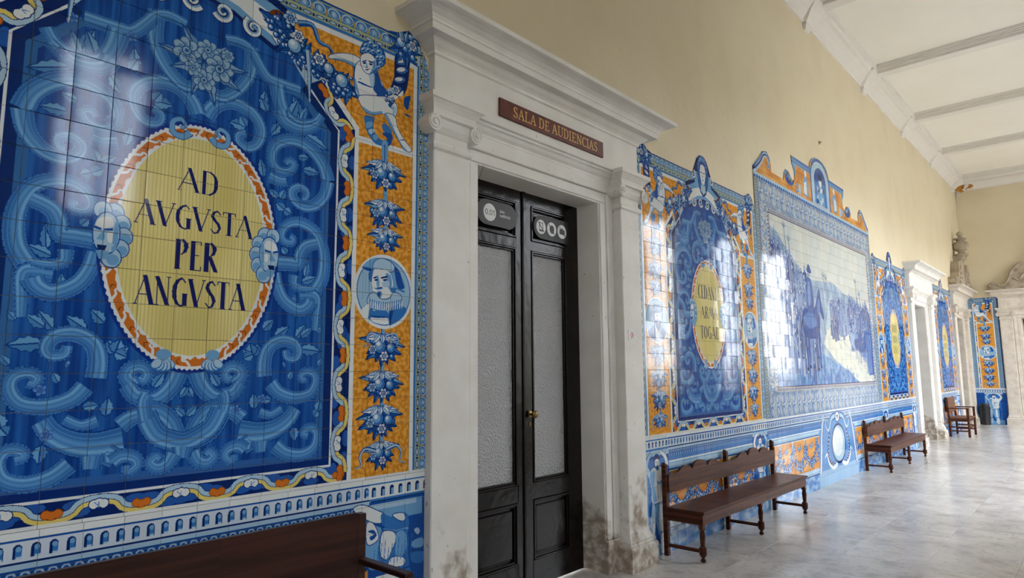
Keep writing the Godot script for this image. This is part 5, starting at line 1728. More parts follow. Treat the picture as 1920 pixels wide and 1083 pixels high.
func build_shell() -> void:
	var ph := 1.1275
	var wl := MB.new()
	var cuts := [C_PORTAL1, C_PORTAL2, C_PORTAL3]
	var from := -4.0
	for c in cuts:
		wl.box(Vector3(-0.6, 0, -from), Vector3(-0.010, 6.9, -(c - ph)))
		wl.box(Vector3(-0.6, 3.44, -(c - ph)), Vector3(-0.010, 6.9, -(c + ph)))
		from = c + ph
	wl.box(Vector3(-0.6, 0, -from), Vector3(-0.010, 6.9, -S_END))
	structure("wall_left", wl, M.plaster, "cream plaster wall above the painted tiles")
	var wf := MB.new()
	var ec := 1.86
	wf.box(Vector3(-0.6, 0, -S_END - 0.010), Vector3(ec - ph, 6.9, -S_END - 0.6))
	wf.box(Vector3(ec - ph, 3.44, -S_END - 0.010), Vector3(ec + ph, 6.9, -S_END - 0.6))
	wf.box(Vector3(ec + ph, 0, -S_END - 0.010), Vector3(W_ROOM + 0.25, 6.9, -S_END - 0.6))
	structure("wall_far", wf, M.plaster, "ochre plaster wall closing the far end of the corridor")
	var wn := MB.new()
	wn.box(Vector3(-0.6, 0, 4.0), Vector3(W_ROOM + 0.25, 6.9, 4.4))
	structure("wall_near", wn, M.plaster, "plaster wall behind the viewer")
	var wr := MB.new()
	var prev := -4.0
	for e in WINDOWS:
		wr.box(Vector3(W_ROOM, 0, -prev), Vector3(W_ROOM + 0.25, 6.9, -(e[0] - e[1])))
		wr.box(Vector3(W_ROOM, 0, -(e[0] - e[1])), Vector3(W_ROOM + 0.25, e[2], -(e[0] + e[1])))
		wr.box(Vector3(W_ROOM, e[3], -(e[0] - e[1])), Vector3(W_ROOM + 0.25, 6.9, -(e[0] + e[1])))
		prev = e[0] + e[1]
	wr.box(Vector3(W_ROOM, 0, -prev), Vector3(W_ROOM + 0.25, 6.9, -S_END - 0.6))
	structure("wall_right", wr, M.plaster, "plaster wall with tall windows opposite the tiles")

func build_windows() -> void:
	var i := 0
	for e in WINDOWS:
		i += 1
		var hw: float = e[1]
		var h: float = e[3] - e[2]
		var o := Node3D.new()
		o.name = "window_%d" % i
		o.position = Vector3(W_ROOM + 0.20, e[2], -e[0])
		add_child(o)
		tag(o, "small high white wooden window opposite the AD AVGVSTA panel" if i == 2 else ("tall white wooden window added behind the viewer to brighten the near panel" if i == 1 else "tall white wooden window in the wall opposite the tiles"), "", "" if i < 3 else "tall windows opposite the tiles", "structure")
		var f := MB.new()
		for s in [-1.0, 1.0]:
			f.box(Vector3(-0.03, 0, s * hw), Vector3(0.03, h, s * (hw - 0.06)))
		f.box(Vector3(-0.03, 0, -hw), Vector3(0.03, 0.07, hw))
		f.box(Vector3(-0.03, h - 0.07, -hw), Vector3(0.03, h, hw))
		f.box(Vector3(-0.025, 0, -0.03), Vector3(0.025, h, 0.03))
		var rows := 1 if i == 2 else 3
		for k in range(1, rows + 1):
			if k < rows:
				f.box(Vector3(-0.02, h * k / rows - 0.02, -hw), Vector3(0.02, h * k / rows + 0.02, hw))
		part("window_frame", f, M.window_wood, o)
		for a in [[-hw + 0.06, -0.03], [0.03, hw - 0.06]]:
			for k in rows:
				var y0 := 0.07 if k == 0 else h * k / rows + 0.02
				var y1 := h - 0.07 if k == rows - 1 else h * (k + 1) / rows - 0.02
				var g := MB.new()
				g.face(PackedVector3Array([Vector3(0, y0, a[0]), Vector3(0, y0, a[1]), Vector3(0, y1, a[1]), Vector3(0, y1, a[0])]), Vector3(-1, 0, 0))
				part("pane", g, M.pane, o)
	# the courtyard outside, only mirrored in the glaze
	var cg := MB.new()
	cg.box(Vector3(W_ROOM + 0.25, -0.3, 20), Vector3(W_ROOM + 40, -0.02, -45))
	var g1 := solo("courtyard_ground", cg, M.asphalt, Transform3D())
	tag(g1, "pale paved courtyard outside the windows", "", "", "structure")
	var cb := MB.new()
	cb.box(Vector3(W_ROOM + 20, -0.02, 20), Vector3(W_ROOM + 30, 7.5, -45))
	var b1 := solo("courtyard_building", cb, M.facade, Transform3D())
	tag(b1, "low stone building across the courtyard", "", "", "structure")

func build_floor() -> void:
	var base := MB.new()
	base.box(Vector3(-0.6, -0.2, 4.4), Vector3(W_ROOM + 0.25, -0.012, -S_END - 0.6))
	var fl := solo("floor", base, M.grout, Transform3D())
	tag(fl, "grey and white marble slab floor", "", "", "structure")
	var px := 0.5535
	var pz := 0.575
	var r := RandomNumberGenerator.new()
	r.seed = 5
	var shapes := []
	for i in 3:
		var mb := MB.new()
		mb.box(Vector3(-px * 0.5 + 0.0012, -0.012, -pz * 0.5 + 0.0012), Vector3(px * 0.5 - 0.0012, 0.0, pz * 0.5 - 0.0012), 0.0015)
		shapes.append(mb.mesh(M["marble%d" % i]))
	var rest := MB.new()
	var list := []
	for i in range(0, 9):
		for j in range(-8, 39):
			var x := (i + 0.5) * px
			var s := 5.40 + (j - 9 + 0.5) * pz
			if s < -4.0 or s > S_END - 0.1 or x > W_ROOM:
				continue
			list.append([x, s, seen(Vector3(x, 0, -s))])
	list.sort_custom(func(a, b): return a[2] < b[2])
	var n := 0
	for e in list:
		var x: float = e[0]
		var s: float = e[1]
		if e[2] < 1e8 and n < 300:
			var o := MeshInstance3D.new()
			o.name = "slab"
			o.mesh = shapes[[0, 1, 2, 0][r.randi() % 4]]
			o.position = Vector3(x, r.randf_range(-0.0006, 0.0), -s)
			fl.add_child(o, true)
			n += 1
		else:
			rest.box(Vector3(x - px * 0.5 + 0.0012, -0.012, -s - pz * 0.5 + 0.0012), Vector3(x + px * 0.5 - 0.0012, 0.0, -s + pz * 0.5 - 0.0012))
	# the strip under the door openings and along the edges
	rest.box(Vector3(-0.6, -0.012, 4.0), Vector3(-0.0005, 0.0, -S_END - 0.4))
	rest.box(Vector3(0.0, -0.012, -S_END + 0.1), Vector3(W_ROOM, -0.001, -S_END - 0.4))
	var ro := part("outer_slabs", rest, M.marble0, fl)
	ro.set_meta("kind", "stuff")

# how far in front of the camera a point lies, or a huge number when it is out of the picture
func seen(w: Vector3, margin := 1.06) -> float:
	var l := cam_basis.transposed() * (w - CAM)
	if l.z > -0.2:
		return 1e9
	var ty := tan(deg_to_rad(47.7836) * 0.5)
	if absf(l.x / -l.z) > ty * 1920.0 / 1083.0 * margin or absf(l.y / -l.z) > ty * margin:
		return 1e9
	return -l.z

func build_ceiling() -> void:
	var cb := MB.new()
	cb.box(Vector3(-0.6, CEIL_Y, 4.4), Vector3(W_ROOM + 0.25, CEIL_Y + 0.3, -S_END - 0.6))
	var ce := solo("ceiling", cb, M.ceiling, Transform3D())
	tag(ce, "white plaster ceiling in wide bays between moulded beams", "", "", "structure")
	# cornice along the walls
	var prof := [[0.0, 6.50], [0.02, 6.50], [0.03, 6.53], [0.07, 6.56], [0.12, 6.60], [0.19, 6.64], [0.24, 6.65], [0.25, 6.67], [0.25, 6.70], [0.30, 6.705], [0.30, CEIL_Y + 0.01]]
	var co := MB.new()
	co.ledge(-4.2, S_END + 0.2, -0.02, -0.010, prof)
	var c1 := part("cornice", co, M.moulding, ce)
	c1.transform = on_wall(0)
	var co2 := MB.new()
	co2.ledge(-0.3, W_ROOM + 0.3, -0.02, 0.0, prof)
	var c2 := part("cornice", co2, M.moulding, ce)
	c2.transform = on_end(0)
	var co3 := MB.new()
	co3.ledge(-S_END - 0.2, 4.2, -0.02, 0.0, prof)
	var c3 := part("cornice", co3, M.moulding, ce)
	c3.transform = Transform3D(Basis(Vector3(0, 0, 1), Vector3(0, 1, 0), Vector3(-1, 0, 0)), Vector3(W_ROOM, 0, 0))
	for i in 8:
		var s := 0.645 + 2.97 * i
		if s > S_END - 0.5:
			continue
		var b := MB.new()
		var hw := 0.10
		# stepped mouldings down each side
		for e in [[0.0, 6.655, 6.70], [0.03, 6.70, 6.725], [0.05, 6.725, 6.75], [0.075, 6.75, CEIL_Y + 0.01]]:
			b.box(Vector3(0.05, e[1], -s - hw - e[0]), Vector3(W_ROOM - 0.05, e[2], -s + hw + e[0]), 0.006)
		part("beam", b, M.moulding, ce)
		var k := MB.new()
		k.ledge(s - 0.085, s + 0.085, -0.02, 0.02, [[0.0, 6.40], [0.012, 6.42], [0.02, 6.45], [0.03, 6.47], [0.03, 6.50], [0.07, 6.53], [0.11, 6.58], [0.16, 6.62], [0.22, 6.65], [0.26, 6.66], [0.26, 6.70]].map(func(e): return [e[0], e[1]]))
		var kk := part("corbel", k, M.moulding, ce)
		kk.transform = on_wall(0)

# ------------------------------------------------------------------ stone door surrounds
func smb() -> MB:
	var mb := MB.new()
	mb.uvo = Vector2(-1.4, 3.7)
	mb.uvs = Vector2(1.0 / 2.8, 1.0 / 3.7)
	mb.zu = 0.8
	return mb

func spiral_tube(mb: MB, c: Vector3, r: float, s: float) -> void:
	var pts := PackedVector3Array()
	var rad := PackedFloat32Array()
	for i in 26:
		var t := i / 25.0
		var a := PI * 0.5 + s * t * TAU * 1.7
		var rr := r * (1.0 - 0.82 * t)
		pts.append(c + Vector3(cos(a) * rr, sin(a) * rr, 0))
		rad.append(r * 0.13 * (1.0 - 0.3 * t))
	mb.tube(pts, rad, 6)

func disc(mb: MB, c: Vector3, r: float, z0: float, z1: float, seg := 20) -> void:
	var q := PackedVector2Array()
	for i in seg:
		q.append(Vector2(c.x + cos(TAU * i / seg) * r, c.y + sin(TAU * i / seg) * r))
	mb.slab(q, z0, z1)

func portal(xf: Transform3D, label: String, mat: Material, depth: float, crest: bool) -> Node3D:
	var o := thing("stone_door_surround", label, "door surround", xf)
	var ow := 0.67
	var aw := 0.8525
	var pw := 1.1275
	var top := 2.835
	for s in [-1.0, 1.0]:
		# jamb: the return of the opening and the moulded frame beside it
		var j := smb()
		j.box(Vector3(s * ow, 0, -depth), Vector3(s * pw, top + 0.6, -0.045), 0.004)
		j.box(Vector3(s * (ow + 0.012), 0.24, -0.05), Vector3(s * (ow + 0.085), top, -0.034), 0.004)
		j.box(Vector3(s * (ow + 0.092), 0.24, -0.05), Vector3(s * (aw - 0.012), top + 0.08, -0.022), 0.006)
		j.box(Vector3(s * (ow - 0.0), 0, -0.06), Vector3(s * (aw - 0.005), 0.24, -0.018), 0.006)
		part("jamb", j, mat, o)
		# pilaster
		var cx: float = s * (aw + pw) * 0.5
		var hw := (pw - aw) * 0.5
		var sh := smb()
		sh.box(Vector3(cx - hw, 0.20, -0.06), Vector3(cx + hw, 3.05, 0.05), 0.006)
		var pil := part("pilaster", sh, mat, o)
		var bs := smb()
		bs.ledge(cx - hw, cx + hw, -0.06, 0.05, [[0.055, 0.0], [0.055, 0.115], [0.05, 0.12], [0.05, 0.135], [0.055, 0.145], [0.055, 0.165], [0.045, 0.18], [0.028, 0.185], [0.026, 0.20], [0.03, 0.21], [0.018, 0.235], [0.006, 0.26], [0.0, 0.29]])
		part("base", bs, mat, pil)
		var nk := smb()
		nk.ledge(cx - hw, cx + hw, -0.06, 0.05, [[0.0, 2.80], [0.006, 2.805], [0.018, 2.812], [0.022, 2.828], [0.018, 2.842], [0.006, 2.848], [0.0, 2.86]])
		part("neck_ring", nk, mat, pil)
		var ab := smb()
		ab.ledge(cx - hw, cx + hw, -0.06, 0.05, [[0.0, 2.905], [0.012, 2.915], [0.03, 2.94], [0.034, 2.965], [0.02, 2.985], [0.018, 2.995], [0.04, 3.0], [0.042, 3.02], [0.03, 3.024], [0.036, 3.045], [0.052, 3.068], [0.068, 3.085], [0.078, 3.09], [0.078, 3.122]])
		part("abacus", ab, mat, pil)
		for t in [-1.0, 1.0]:
			var vo := smb()
			var vc := Vector3(cx + t * (hw + 0.030), 2.950, 0.0)
			disc(vo, vc, 0.052, -0.06, 0.098)
			disc(vo, vc, 0.014, 0.09, 0.106, 12)
			spiral_tube(vo, vc + Vector3(0, 0, 0.100), 0.046, -t)
			part("volute", vo, mat, pil)
	# lintel and its bands
	var li := smb()
	li.box(Vector3(-ow, top, -depth), Vector3(ow, top + 0.6, -0.045), 0.004)
	li.box(Vector3(-ow - 0.085, top + 0.012, -0.05), Vector3(ow + 0.085, top + 0.085, -0.034), 0.004)
	li.box(Vector3(-aw, top + 0.092, -0.05), Vector3(aw, top + 0.20, -0.022), 0.005)
	part("lintel", li, mat, o)
	var am := smb()
	am.ledge(-aw, aw, -0.06, -0.03, [[0.0, 3.02], [0.01, 3.025], [0.012, 3.04], [0.03, 3.055], [0.045, 3.075], [0.06, 3.082], [0.06, 3.10], [0.075, 3.105], [0.075, 3.125], [0.07, 3.132], [0.0, 3.135]])
	part("architrave_moulding", am, mat, o)
	var fr := smb()
	fr.box(Vector3(-pw, 3.10, -0.1), Vector3(pw, 3.42, 0.05), 0.004)
	part("frieze", fr, mat, o)
	var co := smb()
	co.ledge(-pw, pw, -0.05, 0.05, [[0.0, 3.385], [0.014, 3.392], [0.016, 3.408], [0.028, 3.42], [0.05, 3.434], [0.066, 3.45], [0.074, 3.456], [0.13, 3.46], [0.132, 3.50], [0.14, 3.505], [0.142, 3.518], [0.155, 3.535], [0.185, 3.552], [0.215, 3.562], [0.24, 3.568], [0.252, 3.572], [0.255, 3.60], [0.22, 3.606]])
	part("cornice", co, mat, o)
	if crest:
		add_crest(o, M.shaded_grimy_stone)
	return o

func add_crest(o: Node3D, mat: Material) -> void:
	for s in [-1.0, 1.0]:
		var wing := smb()
		var q := PackedVector2Array()
		for e in [[-1.24, 3.60], [-1.30, 3.68], [-1.27, 3.78], [-1.17, 3.82], [-1.08, 3.78], [-1.03, 3.72], [-0.92, 3.78], [-0.84, 3.92], [-0.77, 4.10], [-0.66, 4.24], [-0.52, 4.30], [-0.40, 4.26], [-0.30, 4.16], [-0.30, 3.60]]:
			q.append(Vector2(e[0] * -s, e[1]))
		wing.slab(q, -0.02, 0.17)
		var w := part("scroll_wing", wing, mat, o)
		var rim := smb()
		var path := PackedVector3Array()
		var rad := PackedFloat32Array()
		for e in curve([-1.18, 3.72, -1.24, 3.70, -1.27, 3.75, -1.20, 3.79, -1.10, 3.76, -1.02, 3.70, -0.92, 3.76, -0.83, 3.92, -0.76, 4.10, -0.65, 4.23, -0.52, 4.28, -0.41, 4.23, -0.38, 4.14, -0.46, 4.10, -0.52, 4.15], 3):
			path.append(Vector3(e.x * -s, e.y, 0.17))
			rad.append(0.030)
		rim.tube(path, rad, 6)
		for e in [[-0.62, 3.80, -0.50, 4.02], [-0.62, 3.80, -0.75, 3.92], [-0.62, 3.80, -0.44, 3.86], [-0.9, 3.68, -0.72, 3.72]]:
			rim.tube(PackedVector3Array([Vector3(e[0] * -s, e[1], 0.165), Vector3((e[0] + e[2]) * 0.5 * -s, (e[1] + e[3]) * 0.5 + 0.01, 0.19), Vector3(e[2] * -s, e[3], 0.165)]), PackedFloat32Array([0.008, 0.04, 0.008]), 6)
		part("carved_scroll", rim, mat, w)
	var ped := smb()
	ped.ledge(-0.24, 0.24, -0.02, 0.16, [[0.05, 3.60], [0.05, 3.68], [0.0, 3.70], [0.0, 4.36], [0.02, 4.38], [0.06, 4.42], [0.07, 4.47], [0.0, 4.48]])
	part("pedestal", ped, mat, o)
	var urn := smb()
	urn.lathe(Vector3(0, 4.48, 0.16), [[0.0, 0.0], [0.16, 0.0], [0.16, 0.05], [0.08, 0.08], [0.07, 0.12], [0.15, 0.17], [0.19, 0.25], [0.19, 0.32], [0.15, 0.38], [0.09, 0.40], [0.09, 0.44], [0.15, 0.46], [0.15, 0.48], [0.05, 0.52], [0.05, 0.55], [0.085, 0.60], [0.06, 0.66], [0.0, 0.68]], 20)
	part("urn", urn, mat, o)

func build_portals() -> void:
	portal(on_wall(C_PORTAL1), "pale stone door surround with the red name board on its frieze", M.portal, 0.60, false)
	portal(on_wall(C_PORTAL2), "pale stone door surround of the open passage beside the second carved bench", M.portal, 0.60, false)
	portal(on_wall(C_PORTAL3), "stone door surround with urn and scroll crest on the tiled side wall", M.stone, 0.60, true)
	portal(on_end(1.86), "stone door surround with scroll crest on the far end wall", M.stone, 0.60, true)

# ------------------------------------------------------------------ doors
func leaf_mesh(o: Node3D, s: float) -> void:
	var z := -0.25
	var mb := MB.new()
	var xi := 0.004
	var xo := 0.668
	var bars := [[0.0, 0.19], [0.60, 0.72], [2.395, 2.47], [2.735, 2.83]]
	# stiles
	mb.box(Vector3(s * xi, 0.01, z - 0.045), Vector3(s * 0.085, 2.83, z), 0.004)
	mb.box(Vector3(s * 0.50, 0.01, z - 0.045), Vector3(s * xo, 2.83, z), 0.004)
	for b in bars:
		mb.box(Vector3(s * 0.07, maxf(0.01, b[0]), z - 0.045), Vector3(s * 0.51, b[1], z), 0.004)
	var leaf := part("door_leaf", mb, M.door, o)
	# sunk panels with raised fields
	for b in [[0.19, 0.60], [2.47, 2.735]]:
		var pn := MB.new()
		pn.box(Vector3(s * 0.08, b[0] - 0.005, z - 0.04), Vector3(s * 0.505, b[1] + 0.005, z - 0.028))
		pn.ledge(minf(s * 0.125, s * 0.462), maxf(s * 0.125, s * 0.462), z - 0.03, z - 0.03, [[0.0, b[0] + 0.045], [0.0, b[1] - 0.045]])
		pn.box(Vector3(s * 0.125, b[0] + 0.045, z - 0.03), Vector3(s * 0.462, b[1] - 0.045, z - 0.012), 0.012)
		part("panel", pn, M.door, leaf)
	for b in [[0.19, 0.60], [0.72, 2.395], [2.47, 2.735]]:
		var mo := MB.new()
		for e in [[0.0, 0.014, 0.008], [0.014, 0.026, -0.004]]:
			mo.box(Vector3(s * (0.085 + e[0]), b[0] + e[0], z - 0.03), Vector3(s * (0.085 + e[1]), b[1] - e[0], z + e[2]), 0.003)
			mo.box(Vector3(s * (0.50 - e[1]), b[0] + e[0], z - 0.03), Vector3(s * (0.50 - e[0]), b[1] - e[0], z + e[2]), 0.003)
			mo.box(Vector3(s * (0.085 + e[0]), b[0] + e[0], z - 0.03), Vector3(s * (0.50 - e[0]), b[0] + e[1], z + e[2]), 0.003)
			mo.box(Vector3(s * (0.085 + e[0]), b[1] - e[1], z - 0.03), Vector3(s * (0.50 - e[0]), b[1] - e[0], z + e[2]), 0.003)
		part("moulding", mo, M.door, leaf)
	var gl := MB.new()
	gl.box(Vector3(s * 0.09, 0.73, z - 0.032), Vector3(s * 0.495, 2.385, z - 0.024))
	var g := part("glass_pane", gl, M.frost, leaf)
	g.set_meta("label", "frosted patterned glass pane")
	if s > 0.0:
		var cover := MB.new()
		cover.box(Vector3(-0.022, 0.01, z - 0.01), Vector3(0.022, 2.83, z + 0.016), 0.008)
		part("meeting_strip", cover, M.door, leaf)
		var kn := MB.new()
		kn.lathe(Vector3.ZERO, [[0.0, 0.0], [0.024, 0.0], [0.024, 0.006], [0.009, 0.01], [0.009, 0.035], [0.026, 0.042], [0.028, 0.055], [0.018, 0.064], [0.0, 0.066]], 16)
		var k := part("door_knob", kn, M.brass, leaf)
		k.transform = Transform3D(Basis(Vector3(1, 0, 0), Vector3(0, 0, 1), Vector3(0, -1, 0)), Vector3(0.052, 1.20, z))
		var es := MB.new()
		disc(es, Vector3(0.052, 1.135, 0), 0.010, z, z + 0.004, 12)
		es.box(Vector3(0.044, 1.115, z), Vector3(0.060, 1.135, z + 0.004))
		part("keyhole_plate", es, M.brass, leaf)

func text_on(parent: Node, txt: String, serif: bool, mat: Material, box_: Rect2, z: float, called: String) -> void:
	var tm := TextMesh.new()
	var f := SystemFont.new()
	f.font_names = PackedStringArray(["Droid Serif" if serif else "Droid Sans"])
	tm.font = f
	tm.text = txt
	tm.font_size = 64
	tm.pixel_size = 0.01
	tm.depth = 0.02
	tm.material = mat
	var o := MeshInstance3D.new()
	o.name = called
	o.mesh = tm
	parent.add_child(o, true)
	var bb := tm.get_aabb()
	var sx := box_.size.x / bb.size.x
	var sy := box_.size.y / bb.size.y
	o.transform = Transform3D(Basis(Vector3(sx, 0, 0), Vector3(0, sy, 0), Vector3(0, 0, 0.1)), Vector3(box_.get_center().x - bb.get_center().x * sx, box_.get_center().y - bb.get_center().y * sy, z))

func pill(x0: float, x1: float, y0: float, y1: float, left: bool, right: bool) -> PackedVector2Array:
	var q := PackedVector2Array()
	var r := (y1 - y0) * 0.5
	var cy := (y0 + y1) * 0.5
	if right:
		for i in 13:
			var a := -PI * 0.5 + PI * i / 12
			q.append(Vector2(x1 - r + cos(a) * r, cy + sin(a) * r))
	else:
		q.append(Vector2(x1, y0))
		q.append(Vector2(x1, y1))
	if left:
		for i in 13:
			var a := PI * 0.5 + PI * i / 12
			q.append(Vector2(x0 + r + cos(a) * r, cy + sin(a) * r))
	else:
		q.append(Vector2(x0, y1))
		q.append(Vector2(x0, y0))
	return q

func build_doors() -> void:
	var d := Node3D.new()
	d.name = "door_1"
	d.transform = on_wall(C_PORTAL1)
	add_child(d)
	tag(d, "black wooden double door with frosted glass panes", "", "", "structure")
	leaf_mesh(d, -1.0)
	leaf_mesh(d, 1.0)
	# what closes the passages: doors set deep in the other openings
	var n := 2
	for xf in [on_wall(C_PORTAL2), on_wall(C_PORTAL3), on_end(1.86)]:
		var mb := MB.new()
		mb.box(Vector3(-0.67, 0, -0.60), Vector3(0.67, 2.84, -0.56))
		var o := solo("door_%d" % n, mb, M.door, xf)
		tag(o, ["dark door deep inside the open stone passage", "dark door behind the urn-crested surround on the side wall", "dark door in the far end wall"][n - 2], "", "", "structure")
		n += 1
	# name board over the door
	var sb := MB.new()
	sb.box(Vector3(2.967 - C_PORTAL1, 3.165, 0.050), Vector3(4.150 - C_PORTAL1, 3.290, 0.066), 0.003)
	var so := thing("name_board", "dark red board with gold letters SALA DE AUDIENCIAS over the door", "sign", on_wall(C_PORTAL1))
	part("board", sb, M.sign_board, so)
	text_on(so, "SALA DE AUDIENCIAS", true, M.gold, Rect2(3.10 - C_PORTAL1, 3.190, 0.965, 0.076), 0.066, "lettering")
	# plates on the door
	var z := -0.235
	var pl := thing("room_plate", "grey pill-shaped room plate 0.01 at the top of the left door leaf", "sign", on_wall(C_PORTAL1))
	var m1 := MB.new()
	m1.slab(pill(-0.50, -0.092, 2.515, 2.695, true, true), z, z + 0.004)
	part("plate", m1, M.plate, pl)
	var m2 := MB.new()
	disc(m2, Vector3(-0.375, 2.605, 0), 0.062, z + 0.004, z + 0.006, 28)
	part("white_disc", m2, M.white, pl)
	text_on(pl, "0.01", false, M.plate, Rect2(-0.420, 2.585, 0.090, 0.040), z + 0.006, "number")
	text_on(pl, "Sala", false, M.white, Rect2(-0.275, 2.620, 0.050, 0.020), z + 0.004, "lettering")
	text_on(pl, "Audiências", false, M.white, Rect2(-0.275, 2.588, 0.112, 0.024), z + 0.004, "lettering")
	var ic := thing("prohibition_plate", "dark plate with three round white pictogram discs on the right door leaf", "sign", on_wall(C_PORTAL1))
	var m3 := MB.new()
	m3.slab(pill(0.098, 0.52, 2.500, 2.680, true, false), z, z + 0.004)
	part("plate", m3, M.black, ic)
	for i in 3:
		var cx := 0.180 + i * 0.128
		var m4 := MB.new()
		disc(m4, Vector3(cx, 2.590, 0), 0.055, z + 0.004, z + 0.006, 26)
		var dn := part("white_disc", m4, M.white, ic)
		var g := MB.new()
		var zz := z + 0.006
		if i == 0:
			for e in [[-0.022, -0.034, -0.017, 0.034], [0.017, -0.034, 0.022, 0.034], [-0.022, 0.029, 0.022, 0.034], [-0.022, -0.034, 0.022, -0.022]]:
				g.box(Vector3(cx + e[0], 2.59 + e[1], zz), Vector3(cx + e[2], 2.59 + e[3], zz + 0.001))
		elif i == 1:
			g.slab(PackedVector2Array([Vector2(cx - 0.020, 2.565), Vector2(cx + 0.002, 2.555), Vector2(cx + 0.02, 2.560), Vector2(cx + 0.028, 2.59), Vector2(cx + 0.022, 2.615), Vector2(cx, 2.622), Vector2(cx - 0.022, 2.612), Vector2(cx - 0.028, 2.59)]), zz, zz + 0.001)
		else:
			g.slab(PackedVector2Array([Vector2(cx - 0.032, 2.568), Vector2(cx + 0.032, 2.568), Vector2(cx + 0.032, 2.606), Vector2(cx + 0.014, 2.606), Vector2(cx + 0.008, 2.616), Vector2(cx - 0.008, 2.616), Vector2(cx - 0.014, 2.606), Vector2(cx - 0.032, 2.606)]), zz, zz + 0.001)
		g.slab(PackedVector2Array([Vector2(cx - 0.036, 2.624), Vector2(cx - 0.032, 2.628), Vector2(cx + 0.036, 2.556), Vector2(cx + 0.032, 2.552)]), zz, zz + 0.0014)
		part("pictogram", g, M.black, dn)

# ------------------------------------------------------------------ tiles
func tile_material(t: Texture2D) -> StandardMaterial3D:
	var m := StandardMaterial3D.new()
	m.albedo_texture = t
	m.vertex_color_use_as_albedo = true
	m.roughness = 0.08
	m.metallic_specular = 0.32
	return m

func put_tile(mb: MB, x0: float, y0: float, x1: float, y1: float, r: RandomNumberGenerator) -> void:
	var g := 0.0008
	var bv := 0.0011
	var back := -0.009
	x0 += g
	x1 -= g
	y0 += g
	y1 -= g
	var tx := r.randfn(0.0, 0.0038)
	var ty := r.randfn(0.0, 0.0038)
	var lift := r.randf_range(-0.0004, 0.0006)
	var bx := r.randf_range(0.001, 0.008)
	var by := r.randf_range(0.001, 0.005)
	var mx := (x0 + x1) * 0.5
	var my := (y0 + y1) * 0.5
	var f := PackedVector3Array()
	var nn := PackedVector3Array()
	var e := PackedVector3Array()
	for c in [[-1, -1], [1, -1], [1, 1], [-1, 1]]:
		var px: float = mx + c[0] * ((x1 - x0) * 0.5 - bv)
		var py: float = my + c[1] * ((y1 - y0) * 0.5 - bv)
		f.append(Vector3(px, py, lift + tx * (px - mx) + ty * (py - my)))
		nn.append(Vector3(-tx + c[0] * bx, -ty + c[1] * by, 1).normalized())
		e.append(Vector3(mx + c[0] * (x1 - x0) * 0.5, my + c[1] * (y1 - y0) * 0.5, 0))
	mb.soft(f, nn)
	for i in 4:
		var k := (i + 1) % 4
		var out := Vector3(e[i].x + e[k].x - 2 * mx, e[i].y + e[k].y - 2 * my, 0)
		var ei := Vector3(e[i].x, e[i].y, f[i].z - 0.0014)
		var ek := Vector3(e[k].x, e[k].y, f[k].z - 0.0014)
		mb.face(PackedVector3Array([f[i], f[k], ek, ei]), out + Vector3(0, 0, out.length()))
		mb.face(PackedVector3Array([ei, ek, Vector3(ek.x, ek.y, back), Vector3(ei.x, ei.y, back)]), out)

